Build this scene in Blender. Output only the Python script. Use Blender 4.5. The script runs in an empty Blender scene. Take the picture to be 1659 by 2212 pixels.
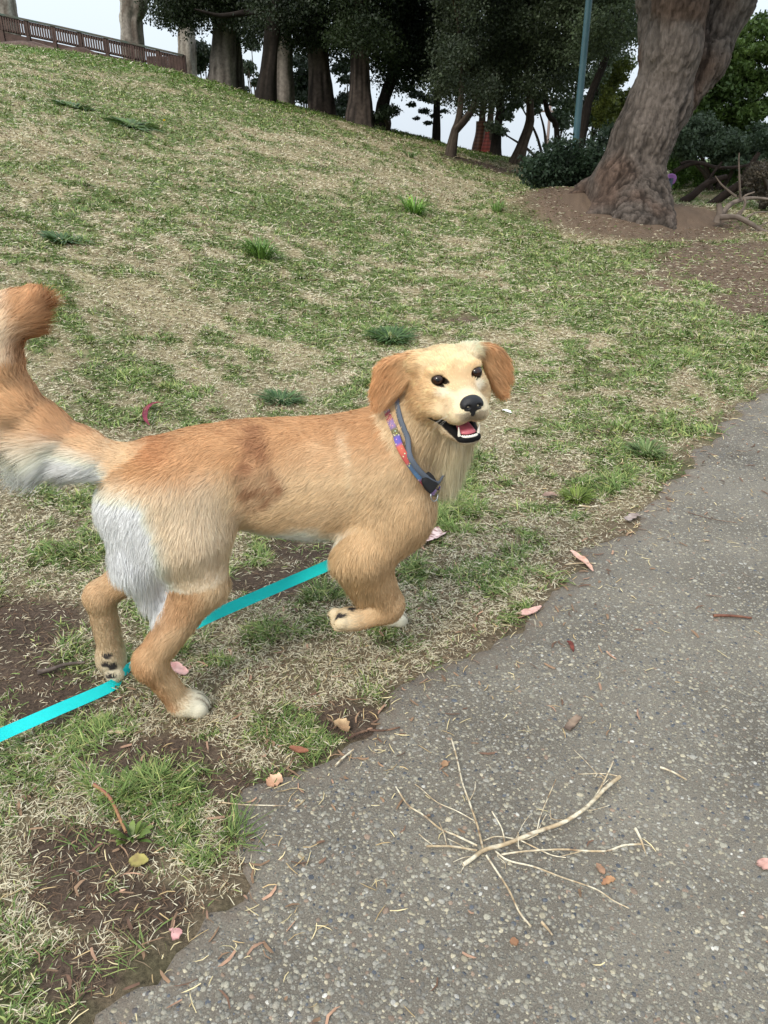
import bpy, math, numpy as np
from mathutils import Vector, Matrix, kdtree

# ------------------------------------------------------------------ camera, sky, sun, exposure
S = bpy.context.scene
COL = S.collection
PITCH = math.radians(25.0); CAM_H = 1.10; FPX = 1661.0; PCX, PCY = 829.5, 1106.0
cam_d = bpy.data.cameras.new("camera"); cam = bpy.data.objects.new("camera", cam_d); COL.objects.link(cam)
cam_d.sensor_fit = 'VERTICAL'; cam_d.sensor_height = 24.0; cam_d.lens = 24.0 * FPX / 2212.0
cam_d.clip_start = 0.05; cam_d.clip_end = 3000
cam.location = (0, 0, CAM_H); cam.rotation_euler = (math.pi / 2 - PITCH, 0, 0)
S.camera = cam

SUN_EL, SUN_AZ = math.radians(41), math.radians(212)     # azimuth clockwise from +Y: behind the camera, a little to the left
world = bpy.data.worlds.new("World"); S.world = world; world.use_nodes = True
wn = world.node_tree.nodes; wl = world.node_tree.links
bg = wn["Background"]
sky = wn.new("ShaderNodeTexSky"); sky.sky_type = 'NISHITA'; sky.sun_disc = False
sky.sun_elevation = SUN_EL; sky.sun_rotation = SUN_AZ; sky.air_density = 1.0; sky.dust_density = 6.0; sky.ozone_density = 1.5
ov = wn.new("ShaderNodeMix"); ov.data_type = 'RGBA'; ov.inputs[0].default_value = 0.85
# the even cloud layer, three times as bright overhead as at the horizon
gtc = wn.new("ShaderNodeTexCoord"); gsx = wn.new("ShaderNodeSeparateXYZ"); gmr = wn.new("ShaderNodeMapRange"); gsc = wn.new("ShaderNodeVectorMath"); gsc.operation = 'SCALE'
wl.new(gtc.outputs["Generated"], gsx.inputs[0]); wl.new(gsx.outputs[2], gmr.inputs[0]); gmr.inputs[1].default_value = 0; gmr.inputs[2].default_value = 1; gmr.inputs[3].default_value = 5.5; gmr.inputs[4].default_value = 11.2
gsc.inputs[0].default_value = (.90, 1.0, 1.10); wl.new(gmr.outputs[0], gsc.inputs["Scale"]); wl.new(gsc.outputs[0], ov.inputs[7])
wl.new(sky.outputs[0], ov.inputs[6]); wl.new(ov.outputs[2], bg.inputs[0])
bg.inputs[1].default_value = 0.105
sd = bpy.data.lights.new("sun", 'SUN'); so = bpy.data.objects.new("sun", sd); COL.objects.link(so)
sd.energy = 1.5; sd.angle = math.radians(16); sd.color = (1.0, 0.95, 0.86)
dirv = Vector((math.sin(SUN_AZ) * math.cos(SUN_EL), math.cos(SUN_AZ) * math.cos(SUN_EL), math.sin(SUN_EL)))
so.rotation_euler = dirv.to_track_quat('Z', 'Y').to_euler(); so.location = dirv * 50
S.view_settings.view_transform = 'Standard'; S.view_settings.look = 'None'
S.view_settings.gamma = 1; S.view_settings.exposure = 0.74; S.view_settings.use_curve_mapping = False
S.render.engine = 'CYCLES'
S.cycles.max_bounces = 6; S.cycles.diffuse_bounces = 3; S.cycles.glossy_bounces = 2; S.cycles.transmission_bounces = 2
S.cycles.transparent_max_bounces = 4

rng = np.random.default_rng(7)
cP, sP = math.cos(PITCH), math.sin(PITCH)

# ------------------------------------------------------------------ small helpers
def ray(px, py):
    u = (px - PCX) / FPX; v = (PCY - py) / FPX
    return np.array([u, cP + v * sP, -sP + v * cP])
def at_y(px, py, y):
    d = ray(px, py); t = y / d[1]
    return np.array([0, 0, CAM_H]) + d * t
def tag(o, label=None, cat=None, group=None, kind=None):
    if label: o['label'] = label
    if cat: o['category'] = cat
    if group: o['group'] = group
    if kind: o['kind'] = kind
    return o
def empty(name, loc=(0, 0, 0)):
    o = bpy.data.objects.new(name, None); COL.objects.link(o); o.location = loc; o.empty_display_size = .1
    return o
def mesh_np(name, V, polys, mat=None, col=None, nrm=None, smooth=True, parent=None, extra=None):
    """polys: list of int arrays [n,k]; col: [nv,3]; nrm: [nv,3] custom normals; extra: dict name -> [nv] floats"""
    me = bpy.data.meshes.new(name)
    V = np.asarray(V, np.float32)
    polys = [np.asarray(p, np.int32) for p in polys if len(p)]
    me.vertices.add(len(V)); me.vertices.foreach_set("co", V.ravel())
    tot = sum(p.size for p in polys); nf = sum(len(p) for p in polys)
    me.loops.add(tot); me.polygons.add(nf)
    me.loops.foreach_set("vertex_index", np.concatenate([p.ravel() for p in polys]))
    ls = []; off = 0
    for p in polys:
        k = p.shape[1]; ls.append(off + np.arange(len(p), dtype=np.int32) * k); off += p.size
    me.polygons.foreach_set("loop_start", np.concatenate(ls).astype(np.int32))
    me.update(calc_edges=True)
    me.polygons.foreach_set("use_smooth", np.full(nf, smooth, bool))
    if col is not None:
        a = me.color_attributes.new("Col", 'FLOAT_COLOR', 'POINT')
        c4 = np.ones((len(V), 4), np.float32); c4[:, :3] = col
        a.data.foreach_set("color", c4.ravel())
    if extra:
        for k, v in extra.items():
            a = me.attributes.new(k, 'FLOAT', 'POINT'); a.data.foreach_set("value", np.asarray(v, np.float32))
    if nrm is not None:
        me.normals_split_custom_set_from_vertices(np.asarray(nrm, np.float32))
    o = bpy.data.objects.new(name, me); COL.objects.link(o)
    if mat: me.materials.append(mat)
    if parent is not None: o.parent = parent
    return o
def srgb(r, g, b):
    c = np.array([r, g, b], float) / 255
    return np.where(c <= .04045, c / 12.92, ((c + .055) / 1.055) ** 2.4)

def _hash(ix, iy, iz, seed):
    h = (ix.astype(np.uint32) * np.uint32(374761393) + iy.astype(np.uint32) * np.uint32(668265263)
         + iz.astype(np.uint32) * np.uint32(2147483647) + np.uint32(seed * 144665 + 12345))
    h = (h ^ (h >> np.uint32(13))) * np.uint32(1274126177)
    h = h ^ (h >> np.uint32(16))
    return (h & np.uint32(0xffffff)).astype(np.float32) / 0xffffff
def vnoise(P, freq, seed=0):
    """value noise 0..1 at points P [n,3] (or [n,2])"""
    P = np.asarray(P, np.float64)
    if P.shape[1] == 2: P = np.concatenate([P, np.zeros((len(P), 1))], 1)
    q = P * freq; i = np.floor(q).astype(np.int64); f = (q - i); f = f * f * (3 - 2 * f)
    i = i.astype(np.int32)
    out = 0
    for dx in (0, 1):
        for dy in (0, 1):
            for dz in (0, 1):
                w = (f[:, 0] if dx else 1 - f[:, 0]) * (f[:, 1] if dy else 1 - f[:, 1]) * (f[:, 2] if dz else 1 - f[:, 2])
                out = out + w * _hash(i[:, 0] + dx, i[:, 1] + dy, i[:, 2] + dz, seed)
    return out
def fbm(P, freq, seed=0, octv=3):
    s = 0; a = 1; t = 0
    for k in range(octv):
        s = s + a * vnoise(P, freq * 2 ** k, seed + k * 17); t += a; a *= .5
    return s / t
def nrmz(v): return v / np.maximum(np.linalg.norm(v, axis=-1, keepdims=True), 1e-9)
def sstep(a, b, x):
    t = np.clip((x - a) / (b - a), 0, 1); return t * t * (3 - 2 * t)

def ribbons(pts, wdir, wid, col, seg_col=None):
    """pts [N,K,3], wdir [N,3] unit width direction, wid [N,K-1] half widths (the last level is a point), col [N,3] or [N,K,3]
    -> V, polys, vertex colours"""
    N, K, _ = pts.shape
    V = np.empty((N, 2 * (K - 1) + 1, 3), np.float32)
    C = np.empty_like(V)
    colk = col if col.ndim == 3 else np.repeat(col[:, None, :], K, 1)
    for k in range(K - 1):
        off = wdir * wid[:, k:k + 1]
        V[:, 2 * k] = pts[:, k] - off; V[:, 2 * k + 1] = pts[:, k] + off
        C[:, 2 * k] = colk[:, k]; C[:, 2 * k + 1] = colk[:, k]
    V[:, -1] = pts[:, -1]; C[:, -1] = colk[:, -1]
    nv = V.shape[1]; base = np.arange(N, dtype=np.int64)[:, None] * nv
    quads = [base + np.array([[2 * k, 2 * k + 1, 2 * k + 3, 2 * k + 2]]) for k in range(K - 2)]
    tris = base + np.array([[2 * K - 4, 2 * K - 3, 2 * K - 2]])
    polys = ([np.concatenate(quads)] if quads else []) + [tris]
    return V.reshape(-1, 3), polys, C.reshape(-1, 3)
def merge(parts):
    """parts: list of (V, polys, C) -> one"""
    Vs, Cs, P = [], [], {}; off = 0
    for V, polys, C in parts:
        Vs.append(V); Cs.append(C)
        for p in polys:
            if len(p): P.setdefault(p.shape[1], []).append(p + off)
        off += len(V)
    return np.concatenate(Vs), [np.concatenate(v) for v in P.values()], np.concatenate(Cs)

def catmull(P, k=14):
    Q = np.vstack([2 * P[0] - P[1], P, 2 * P[-1] - P[-2]]); out = []
    for i in range(1, len(Q) - 2):
        t = np.linspace(0, 1, k, endpoint=False)[:, None]; a, b, c, d = Q[i - 1:i + 3]
        out.append(.5 * (2 * b + (c - a) * t + (2 * a - 5 * b + 4 * c - d) * t ** 2 + (3 * b - a - 3 * c + d) * t ** 3))
    return np.vstack(out + [P[-1:]])
def uv_sphere(c, r, n=24, m=16):
    th, ph = np.meshgrid(np.linspace(0, 2 * np.pi, n, endpoint=False), np.linspace(0, np.pi, m + 1))
    V = np.stack([np.cos(th) * np.sin(ph), np.sin(th) * np.sin(ph), np.cos(ph)], -1).reshape(-1, 3) * r + np.asarray(c)
    i = np.arange(m)[:, None] * n; j = np.arange(n)[None]; j2 = (j + 1) % n
    Q = np.stack([i + j, i + n + j, i + n + j2, i + j2], -1).reshape(-1, 4)
    return V, Q

# ------------------------------------------------------------------ materials
def new_mat(name):
    m = bpy.data.materials.new(name); m.use_nodes = True
    return m, m.node_tree.nodes, m.node_tree.links, m.node_tree.nodes["Principled BSDF"]
def mat_attr(name, rough=.7, trans=0.0, spec=.3, noise=0):
    """vertex colour material, optionally letting light through (leaves, hair)"""
    m, n, l, b = new_mat(name)
    a = n.new("ShaderNodeAttribute"); a.attribute_name = "Col"
    b.inputs["Roughness"].default_value = rough; b.inputs["Specular IOR Level"].default_value = spec
    src = a.outputs["Color"]
    if noise:
        tc = n.new("ShaderNodeTexCoord"); nz = n.new("ShaderNodeTexNoise"); nz.inputs["Scale"].default_value = noise; nz.inputs["Detail"].default_value = 4
        mr = n.new("ShaderNodeMapRange"); mr.inputs[1].default_value = .25; mr.inputs[2].default_value = .75; mr.inputs[3].default_value = .65; mr.inputs[4].default_value = 1.3
        mx = n.new("ShaderNodeVectorMath"); mx.operation = 'SCALE'
        l.new(tc.outputs["Object"], nz.inputs["Vector"]); l.new(nz.outputs[0], mr.inputs[0]); l.new(src, mx.inputs[0]); l.new(mr.outputs[0], mx.inputs["Scale"])
        src = mx.outputs[0]
    l.new(src, b.inputs["Base Color"])
    if trans:
        t = n.new("ShaderNodeBsdfTranslucent"); mi = n.new("ShaderNodeMixShader"); mi.inputs[0].default_value = trans
        l.new(src, t.inputs[0]); l.new(b.outputs[0], mi.inputs[1]); l.new(t.outputs[0], mi.inputs[2])
        l.new(mi.outputs[0], n["Material Output"].inputs[0])
    return m
def mat_plain(name, color, rough=.6, spec=.5, metal=0, noise=None, bump=0, coat=0):
    """noise: (scale, second colour)"""
    m, n, l, b = new_mat(name)
    b.inputs["Base Color"].default_value = (*color, 1); b.inputs["Roughness"].default_value = rough
    b.inputs["Specular IOR Level"].default_value = spec; b.inputs["Metallic"].default_value = metal
    b.inputs["Coat Weight"].default_value = coat; b.inputs["Coat Roughness"].default_value = .08
    if noise:
        tc = n.new("ShaderNodeTexCoord"); nz = n.new("ShaderNodeTexNoise"); nz.inputs["Scale"].default_value = noise[0]; nz.inputs["Detail"].default_value = 6
        cr = n.new("ShaderNodeValToRGB"); cr.color_ramp.elements[0].position = .35; cr.color_ramp.elements[1].position = .65
        cr.color_ramp.elements[0].color = (*color, 1); cr.color_ramp.elements[1].color = (*noise[1], 1)
        l.new(tc.outputs["Object"], nz.inputs["Vector"]); l.new(nz.outputs[0], cr.inputs[0]); l.new(cr.outputs[0], b.inputs["Base Color"])
        if bump:
            bp = n.new("ShaderNodeBump"); bp.inputs["Strength"].default_value = 1; bp.inputs["Distance"].default_value = bump
            l.new(nz.outputs[0], bp.inputs["Height"]); l.new(bp.outputs[0], b.inputs["Normal"])
    return m

# ------------------------------------------------------------------ distance fields -> one continuous surface
def sd_cone(P, a, b, ra, rb):
    """tapered capsule"""
    a = np.asarray(a, np.float32); b = np.asarray(b, np.float32)
    ab = b - a; t = np.clip(((P - a) @ ab) / max(float(ab @ ab), 1e-9), 0, 1)
    d = P - (a + t[..., None] * ab)
    return np.sqrt((d * d).sum(-1)) - (ra + (rb - ra) * t)
def sd_ell(P, c, r, M=None):
    """ellipsoid (centre, radii, rotation columns = axes)"""
    q = P - np.asarray(c, np.float32)
    if M is not None: q = q @ np.asarray(M, np.float32)
    r = np.asarray(r, np.float32)
    k0 = np.sqrt(((q / r) ** 2).sum(-1)); k1 = np.sqrt(((q / (r * r)) ** 2).sum(-1))
    return k0 * (k0 - 1) / np.maximum(k1, 1e-6)
def smin(a, b, k):
    h = np.clip(.5 + .5 * (b - a) / k, 0, 1)
    return b + (a - b) * h - k * h * (1 - h)
def smax(a, b, k): return -smin(-a, -b, k)
def surface_nets(F, org, h):
    """zero level of F (negative inside) as quads"""
    nx, ny, nz = F.shape
    ins = F < 0
    c = np.zeros((nx - 1, ny - 1, nz - 1), np.int8)
    for dx in (0, 1):
        for dy in (0, 1):
            for dz in (0, 1):
                c += ins[dx:nx - 1 + dx, dy:ny - 1 + dy, dz:nz - 1 + dz]
    act = (c > 0) & (c < 8); idx = np.argwhere(act)
    vid = np.full(act.shape, -1, np.int64); vid[act] = np.arange(len(idx))
    acc = np.zeros((len(idx), 3)); cnt = np.zeros(len(idx))
    corners = [(dx, dy, dz) for dx in (0, 1) for dy in (0, 1) for dz in (0, 1)]
    for a in corners:
        for ax in range(3):
            if a[ax]: continue
            b = list(a); b[ax] = 1
            fa = F[idx[:, 0] + a[0], idx[:, 1] + a[1], idx[:, 2] + a[2]]; fb = F[idx[:, 0] + b[0], idx[:, 1] + b[1], idx[:, 2] + b[2]]
            m = (fa < 0) != (fb < 0)
            t = fa[m] / (fa[m] - fb[m])
            p = idx[m] + np.array(a); p = p.astype(float); p[:, ax] += t
            acc[m] += p; cnt[m] += 1
    V = acc / cnt[:, None] * h + np.asarray(org)
    quads = []
    for ax in range(3):
        o1, o2 = [(1, 2), (2, 0), (0, 1)][ax]
        sl = [slice(None)] * 3; sl2 = [slice(None)] * 3
        sl[ax] = slice(0, F.shape[ax] - 1); sl2[ax] = slice(1, F.shape[ax])
        A = ins[tuple(sl)]; B = ins[tuple(sl2)]
        e = np.argwhere(A != B)
        ok = (e[:, o1] > 0) & (e[:, o2] > 0) & (e[:, o1] < F.shape[o1] - 1) & (e[:, o2] < F.shape[o2] - 1)
        e = e[ok]
        a_in = A[e[:, 0], e[:, 1], e[:, 2]]
        def v(d1, d2):
            q = e.copy(); q[:, o1] -= d1; q[:, o2] -= d2
            return vid[q[:, 0], q[:, 1], q[:, 2]]
        q = np.stack([v(1, 1), v(0, 1), v(0, 0), v(1, 0)], 1)
        q[~a_in] = q[~a_in][:, ::-1]
        quads.append(q)
    return V, np.concatenate(quads)
def grid_eval(field, lo, hi, h):
    n = np.ceil((np.array(hi) - np.array(lo)) / h).astype(int) + 1
    ax = [np.float32(lo[i]) + np.arange(n[i], dtype=np.float32) * np.float32(h) for i in range(3)]
    G = np.stack(np.meshgrid(*ax, indexing='ij'), -1)
    out = np.empty(G.shape[:3], np.float32)
    for i in range(0, n[0], 24): out[i:i + 24] = field(G[i:i + 24])
    return out, lo
def grad(field, P, e=.002):
    g = np.stack([field(P + d) - field(P - d) for d in (np.eye(3, dtype=np.float32) * e)], -1)
    return nrmz(g)
# ================================================================== THE GROUND
def softplus(x, w): return w * np.logaddexp(0, np.asarray(x, float) / w)
def T(x, y):
    """height of the ground"""
    x = np.asarray(x, float); y = np.asarray(y, float)
    ramp = .042 * softplus(y - 2.6, .5) * (1 - .0 * x)
    s = softplus(-1.6 + .25 * y - x, .28); s = 30 * (1 - np.exp(-s / 30))
    z = ramp * np.exp(-np.maximum(y - 26, 0) / 40) + .243 * s
    f = .34 * softplus(y - 25.5 - .10 * x, 1.6) ; z = z - 16 * (1 - np.exp(-f / 16))
    z = z + .28 * np.exp(-((x + 6.2) / 2.9) ** 2 - ((y - 23) / 5.0) ** 2) + .12 * np.exp(-((x + 10.5) / 3) ** 2 - ((y - 23) / 5.0) ** 2)
    z = z + .30 * np.exp(-((x - 2.45) ** 2 + (y - 11.0) ** 2) / 1.7)      # the mound the giant tree stands on
    P = np.stack([x.ravel(), y.ravel(), 0 * x.ravel()], 1)
    w = sstep(1.8, 5, np.hypot(x, y)).ravel()
    z = z + ((fbm(P, .45, 3, 3) - .5) * .16 * w + (fbm(P, 2.6, 8, 2) - .5) * .03 * np.clip(w + .25, 0, 1)).reshape(z.shape) * sstep(.0, .35, edge_d(x, y))
    return z
EDGE_PX = [(-200, 2500), (60, 2330), (150, 2190), (260, 2090), (380, 2000), (500, 1925), (525, 1850), (495, 1765), (555, 1690), (690, 1650), (790, 1560), (850, 1485), (990, 1425), (1090, 1375), (1180, 1290), (1250, 1205), (1335, 1160), (1400, 1100), (1480, 1005), (1560, 930), (1659, 850), (1800, 765), (2000, 690)]
def flat_pt(px, py):
    d = ray(px, py); t = -CAM_H / d[2]; return np.array([d[0] * t, d[1] * t])
EDGE = np.array([flat_pt(*p) for p in EDGE_PX]); EDGE = np.vstack([EDGE[0] + np.array([-.64, -.77]) * 3, EDGE, [EDGE[-1] + np.array([.64, .77]) * 40]])
def edge_d(x, y):
    """signed distance to the border of the path: positive on the grass side (left of the line)"""
    x = np.asarray(x, float); y = np.asarray(y, float); best = np.full(x.shape, 1e9); sg = np.ones(x.shape)
    for a, b in zip(EDGE[:-1], EDGE[1:]):
        e = b - a; t = np.clip(((x - a[0]) * e[0] + (y - a[1]) * e[1]) / (e @ e), 0, 1)
        dx, dy = x - a[0] - t * e[0], y - a[1] - t * e[1]; d = np.hypot(dx, dy)
        c = e[0] * (y - a[1]) - e[1] * (x - a[0]); u = d < best - 1e-9
        best = np.where(u, d, best); sg = np.where(u, np.where(c >= 0, 1, -1), sg)
    return best * sg
def ground_pt(px, py):
    """where the ray through a place of the photograph meets the ground"""
    d = ray(px, py); t = np.concatenate([np.arange(.8, 8, .01), np.arange(8, 45, .03)])
    x, y, z = d[0] * t, d[1] * t, CAM_H + d[2] * t; g = T(x, y); i = np.argmax(z < g)
    if not (z < g).any(): i = len(t) - 1
    return np.array([x[i], y[i], g[i]])
def blobs(lst):
    out = []
    for px, py, rx, ry in lst:
        c = ground_pt(px, py); a = ground_pt(px + rx, py); f = ground_pt(px, max(py - ry, 40)); n = ground_pt(px, py + ry)
        out.append((c[0], c[1], abs(a[0] - c[0]) + .02, max(abs(f[1] - n[1]) / 2, .05), (f[0] - n[0]) / max(f[1] - n[1], .05)))
    return out
def blob_w(B, x, y, nz):
    w = np.zeros(len(x))
    for cx, cy, rx, ry, sh in B:
        dy = y - cy; d = np.sqrt(((x - cx - sh * dy) / rx) ** 2 + (dy / ry) ** 2) + (nz - .5) * 1.3
        w = np.maximum(w, sstep(1.25, .65, d))
    return w
B_DIRT = blobs([(70, 1490, 170, 95), (60, 1350, 130, 55), (600, 1255, 110, 42), (640, 1190, 90, 28), (340, 1640, 170, 42), (480, 1690, 80, 40), (200, 1840, 120, 50), (240, 1960, 130, 60), (150, 2100, 90, 70), (1570, 560, 190, 60), (1640, 640, 90, 50), (1060, 360, 80, 6), (830, 1200, 60, 20), (760, 1560, 60, 40), (980, 692, 50, 9)])
B_GREEN = blobs([(120, 1120, 130, 70), (150, 1200, 90, 35), (60, 240, 320, 45), (300, 270, 200, 30), (520, 420, 260, 40), (1000, 470, 280, 38), (1330, 560, 220, 35), (850, 728, 90, 22), (600, 870, 70, 28), (560, 1470, 160, 60), (640, 1570, 130, 50), (440, 1400, 60, 40), (330, 1730, 160, 45), (430, 1830, 90, 40), (60, 1790, 100, 40), (330, 840, 160, 60), (250, 890, 100, 45), (1000, 1080, 130, 45), (1080, 1260, 90, 35), (950, 1230, 90, 50), (1180, 640, 200, 45), (750, 490, 160, 30)])
B_STRAW = blobs([(160, 500, 280, 60), (300, 660, 250, 60), (900, 380, 330, 22), (640, 330, 250, 18), (1250, 440, 200, 30), (1480, 500, 140, 30), (700, 620, 220, 45), (980, 900, 160, 60), (1330, 840, 160, 60), (1000, 1180, 130, 45), (80, 400, 140, 30), (700, 1420, 90, 50), (60, 1960, 80, 120), (1180, 760, 200, 45), (480, 640, 160, 40)])
def cover(x, y):
    """bare earth, green, straw: three weights at a place of the ground"""
    P = np.stack([x, y, 0 * x], 1); r = np.hypot(x, y); sc = 1 / np.clip(r / 3.5, .7, 3.5)
    n1 = fbm(P, 1.3, 21, 4); n2 = fbm(P, 5.5, 33, 3); n3 = fbm(P, .35, 55, 3); n4 = fbm(P, 16, 71, 2)
    dirt = blob_w(B_DIRT, x, y, n2) ; g = blob_w(B_GREEN, x, y, n2); s = blob_w(B_STRAW, x, y, n2)
    green = .54 + (n1 - .5) * 1.8 + (n3 - .5) * 1.2 + (n2 - .5) * 2.4 + (n4 - .5) * 1.8 + g * .42 - s * .36 + .07 * sstep(4, 2.5, r) * 1.6
    dirt = np.maximum(dirt, sstep(.63, .80, n2 * .6 + n1 * .4 + (n4 - .5) * .2) * (r < 12) * .8)
    e = edge_d(x, y); dirt = np.maximum(dirt, sstep(.05, .0, e + (n2 - .5) * .14) * .5)
    under = sstep(1.7, 1.1, np.hypot(x - 3.1, (y - 10.3) * .8)); dirt = np.maximum(dirt, under)
    tr = sstep(20.0, 21.5, y + (n1 - .5) * 2 - .12 * x); green = green + tr * 1.2
    return dirt, np.clip(green, 0, 1), tr
# ---- the sheet: rings round the viewer, fine near and coarse far
rr_ = np.concatenate([[.01], np.geomspace(.35, 3000, 420)]); aa = np.linspace(-np.pi, np.pi, 481)[:-1]
aa = np.sort(np.concatenate([aa, np.linspace(np.pi / 2 - .85, np.pi / 2 + .85, 420)]))
R_, A_ = np.meshgrid(rr_, aa, indexing='ij'); X_, Y_ = R_ * np.cos(A_), R_ * np.sin(A_)
Z_ = T(X_, Y_); m_, n_ = X_.shape
dg, gg, tr_ = cover(X_.ravel(), Y_.ravel())
P2 = np.stack([X_.ravel(), Y_.ravel(), 0 * X_.ravel()], 1)
mot = fbm(P2, 9, 91, 3) * .5 + fbm(P2, 2.2, 92, 4) * .5; mot = np.clip((mot - .5) * 1.9 + .5, 0, 1); mot2 = fbm(P2, 40, 95, 2)
rr1 = R_.ravel()
soil = srgb(74, 62, 52) + (srgb(98, 82, 70) - srgb(74, 62, 52)) * mot[:, None]
mulch = srgb(86, 72, 60) + (srgb(112, 94, 78) - srgb(86, 72, 60)) * mot2[:, None]
wood = sstep(6, 3, np.hypot(P2[:, 0] - 4.0, P2[:, 1] - 8.5))
soil = soil + (mulch - soil) * wood[:, None]
thatch = srgb(166, 152, 120) + (srgb(124, 114, 86) - srgb(166, 152, 120)) * mot[:, None]
grn = srgb(92, 106, 58) + (srgb(72, 88, 44) - srgb(92, 106, 58)) * mot2[:, None]
grn = grn + (srgb(74, 104, 36) - grn) * tr_[:, None] * .7
gc = thatch + (grn - thatch) * np.clip(gg * 1.1, 0, 1)[:, None]; gc = gc + (soil - gc) * np.clip(dg, 0, 1)[:, None]
near = sstep(5, 1.5, rr1)[:, None]; gc = gc * (1 - near) + (gc * .45 + soil * .55) * near * .9 + gc * near * .0
gc[rr1 > 60] = srgb(96, 110, 74)
Zs = Z_ - .012 * sstep(-.10, -.16, edge_d(X_, Y_)) * (R_ < 60)
idx = np.arange(m_ * n_).reshape(m_, n_); Qg = np.stack([idx[:-1], idx[1:], np.roll(idx, -1, 1)[1:], np.roll(idx, -1, 1)[:-1]], -1).reshape(-1, 4)
gmat, gn, gl, gb = new_mat("soil_and_thatch")
a = gn.new("ShaderNodeAttribute"); a.attribute_name = "Col"; tc = gn.new("ShaderNodeTexCoord")
nz = gn.new("ShaderNodeTexNoise"); nz.inputs["Scale"].default_value = 130; nz.inputs["Detail"].default_value = 6; nz.inputs["Roughness"].default_value = .7
mr = gn.new("ShaderNodeMapRange"); mr.inputs[1].default_value = .3; mr.inputs[2].default_value = .7; mr.inputs[3].default_value = .45; mr.inputs[4].default_value = 1.6
vm = gn.new("ShaderNodeVectorMath"); vm.operation = 'SCALE'; bp = gn.new("ShaderNodeBump"); bp.inputs["Distance"].default_value = .006
gl.new(tc.outputs["Object"], nz.inputs["Vector"]); gl.new(nz.outputs[0], mr.inputs[0]); gl.new(a.outputs["Color"], vm.inputs[0]); gl.new(mr.outputs[0], vm.inputs["Scale"])
gl.new(vm.outputs[0], gb.inputs["Base Color"]); gl.new(nz.outputs[0], bp.inputs["Height"]); gl.new(bp.outputs[0], gb.inputs["Normal"]); gb.inputs["Roughness"].default_value = .95; gb.inputs["Specular IOR Level"].default_value = .15
ground = mesh_np("ground", np.stack([X_.ravel(), Y_.ravel(), Zs.ravel()], 1), [Qg], gmat, gc); tag(ground, kind='structure')

# ---- the path: a sheet of worn asphalt whose border breaks up irregularly
es = [];
for a_, b_ in zip(EDGE[:-1], EDGE[1:]):
    L = np.linalg.norm(b_ - a_); k = max(2, int(L / .02)) if L < 2 else 60
    es.append(a_ + (b_ - a_) * np.linspace(0, 1, k, endpoint=False)[:, None])
es = np.vstack(es)
for _ in range(4): es[1:-1] = (es[:-2] + 2 * es[1:-1] + es[2:]) / 4
nrm2 = np.gradient(es, axis=0); nrm2 = np.stack([nrm2[:, 1], -nrm2[:, 0]], 1); nrm2 /= np.linalg.norm(nrm2, axis=1, keepdims=True)
P3 = np.concatenate([es, np.zeros((len(es), 1))], 1)
es2 = es + nrm2 * ((fbm(P3, 9, 5, 4) - .5) * .13 + (vnoise(P3, 45, 6) - .5) * .02)[:, None]
offs = np.array([0, .01, .03, .08, .2, .5, 1.0, 1.7, 2.4])
mdir = np.array([[.75, -.66]]); sm = nrm2.copy()
sm[:] = (.78, -.62)
for _ in range(0): sm[1:-1] = (sm[:-2] + 2 * sm[1:-1] + sm[2:]) / 4
sm /= np.linalg.norm(sm, axis=1, keepdims=True)
u_, v_ = np.array([.62, .78]), np.array([.78, -.62]); pu, pv = es2 @ u_, es2 @ v_
lin = np.maximum.accumulate(pu); kk_ = np.hanning(41); kk_ /= kk_.sum(); lin = np.convolve(np.pad(lin, 20, mode='edge'), kk_, 'valid'); lin[0], lin[-1] = pu[0], pu[-1]; lin = np.maximum.accumulate(lin) + np.arange(len(lin)) * 1e-5
wq = sstep(.0, .18, offs)[None]
G = (pu[:, None] * (1 - wq) + lin[:, None] * wq)[..., None] * u_ + (pv[:, None] + offs[None])[..., None] * v_
Zp = T(G[..., 0], G[..., 1]) + .004 - np.where(offs < .005, .010, 0)[None]
V = np.concatenate([G, Zp[..., None]], -1).reshape(-1, 3); k = len(offs); i = np.arange(len(es) - 1)[:, None] * k; j = np.arange(k - 1)[None]
Qp = np.stack([i + j, i + j + 1, i + k + j + 1, i + k + j], -1).reshape(-1, 4)
pm, pn, pl, pb = new_mat("worn_asphalt")
tc = pn.new("ShaderNodeTexCoord")
def N(t): return pn.new(t)
wv = N("ShaderNodeTexNoise"); wv.inputs["Scale"].default_value = 60; wv.inputs["Detail"].default_value = 2
wm = N("ShaderNodeVectorMath"); wm.operation = 'MULTIPLY_ADD'; wm.inputs[1].default_value = (.010, .010, .0); pl.new(wv.outputs["Color"], wm.inputs[0]); pl.new(tc.outputs["Object"], wv.inputs["Vector"]); pl.new(tc.outputs["Object"], wm.inputs[2])
base = N("ShaderNodeTexNoise"); base.inputs["Scale"].default_value = 3.0; base.inputs["Detail"].default_value = 6; pl.new(tc.outputs["Object"], base.inputs["Vector"])
cb = N("ShaderNodeValToRGB"); cb.color_ramp.elements[0].color = (*srgb(88, 82, 73), 1); cb.color_ramp.elements[1].color = (*srgb(122, 115, 103), 1); cb.color_ramp.elements[0].position = .30; cb.color_ramp.elements[1].position = .70; pl.new(base.outputs[0], cb.inputs[0])
grit = N("ShaderNodeTexNoise"); grit.inputs["Scale"].default_value = 420; grit.inputs["Detail"].default_value = 3; pl.new(tc.outputs["Object"], grit.inputs["Vector"])
gr = N("ShaderNodeMapRange"); gr.inputs[1].default_value = .3; gr.inputs[2].default_value = .7; gr.inputs[3].default_value = .62; gr.inputs[4].default_value = 1.35; pl.new(grit.outputs[0], gr.inputs[0])
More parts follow.
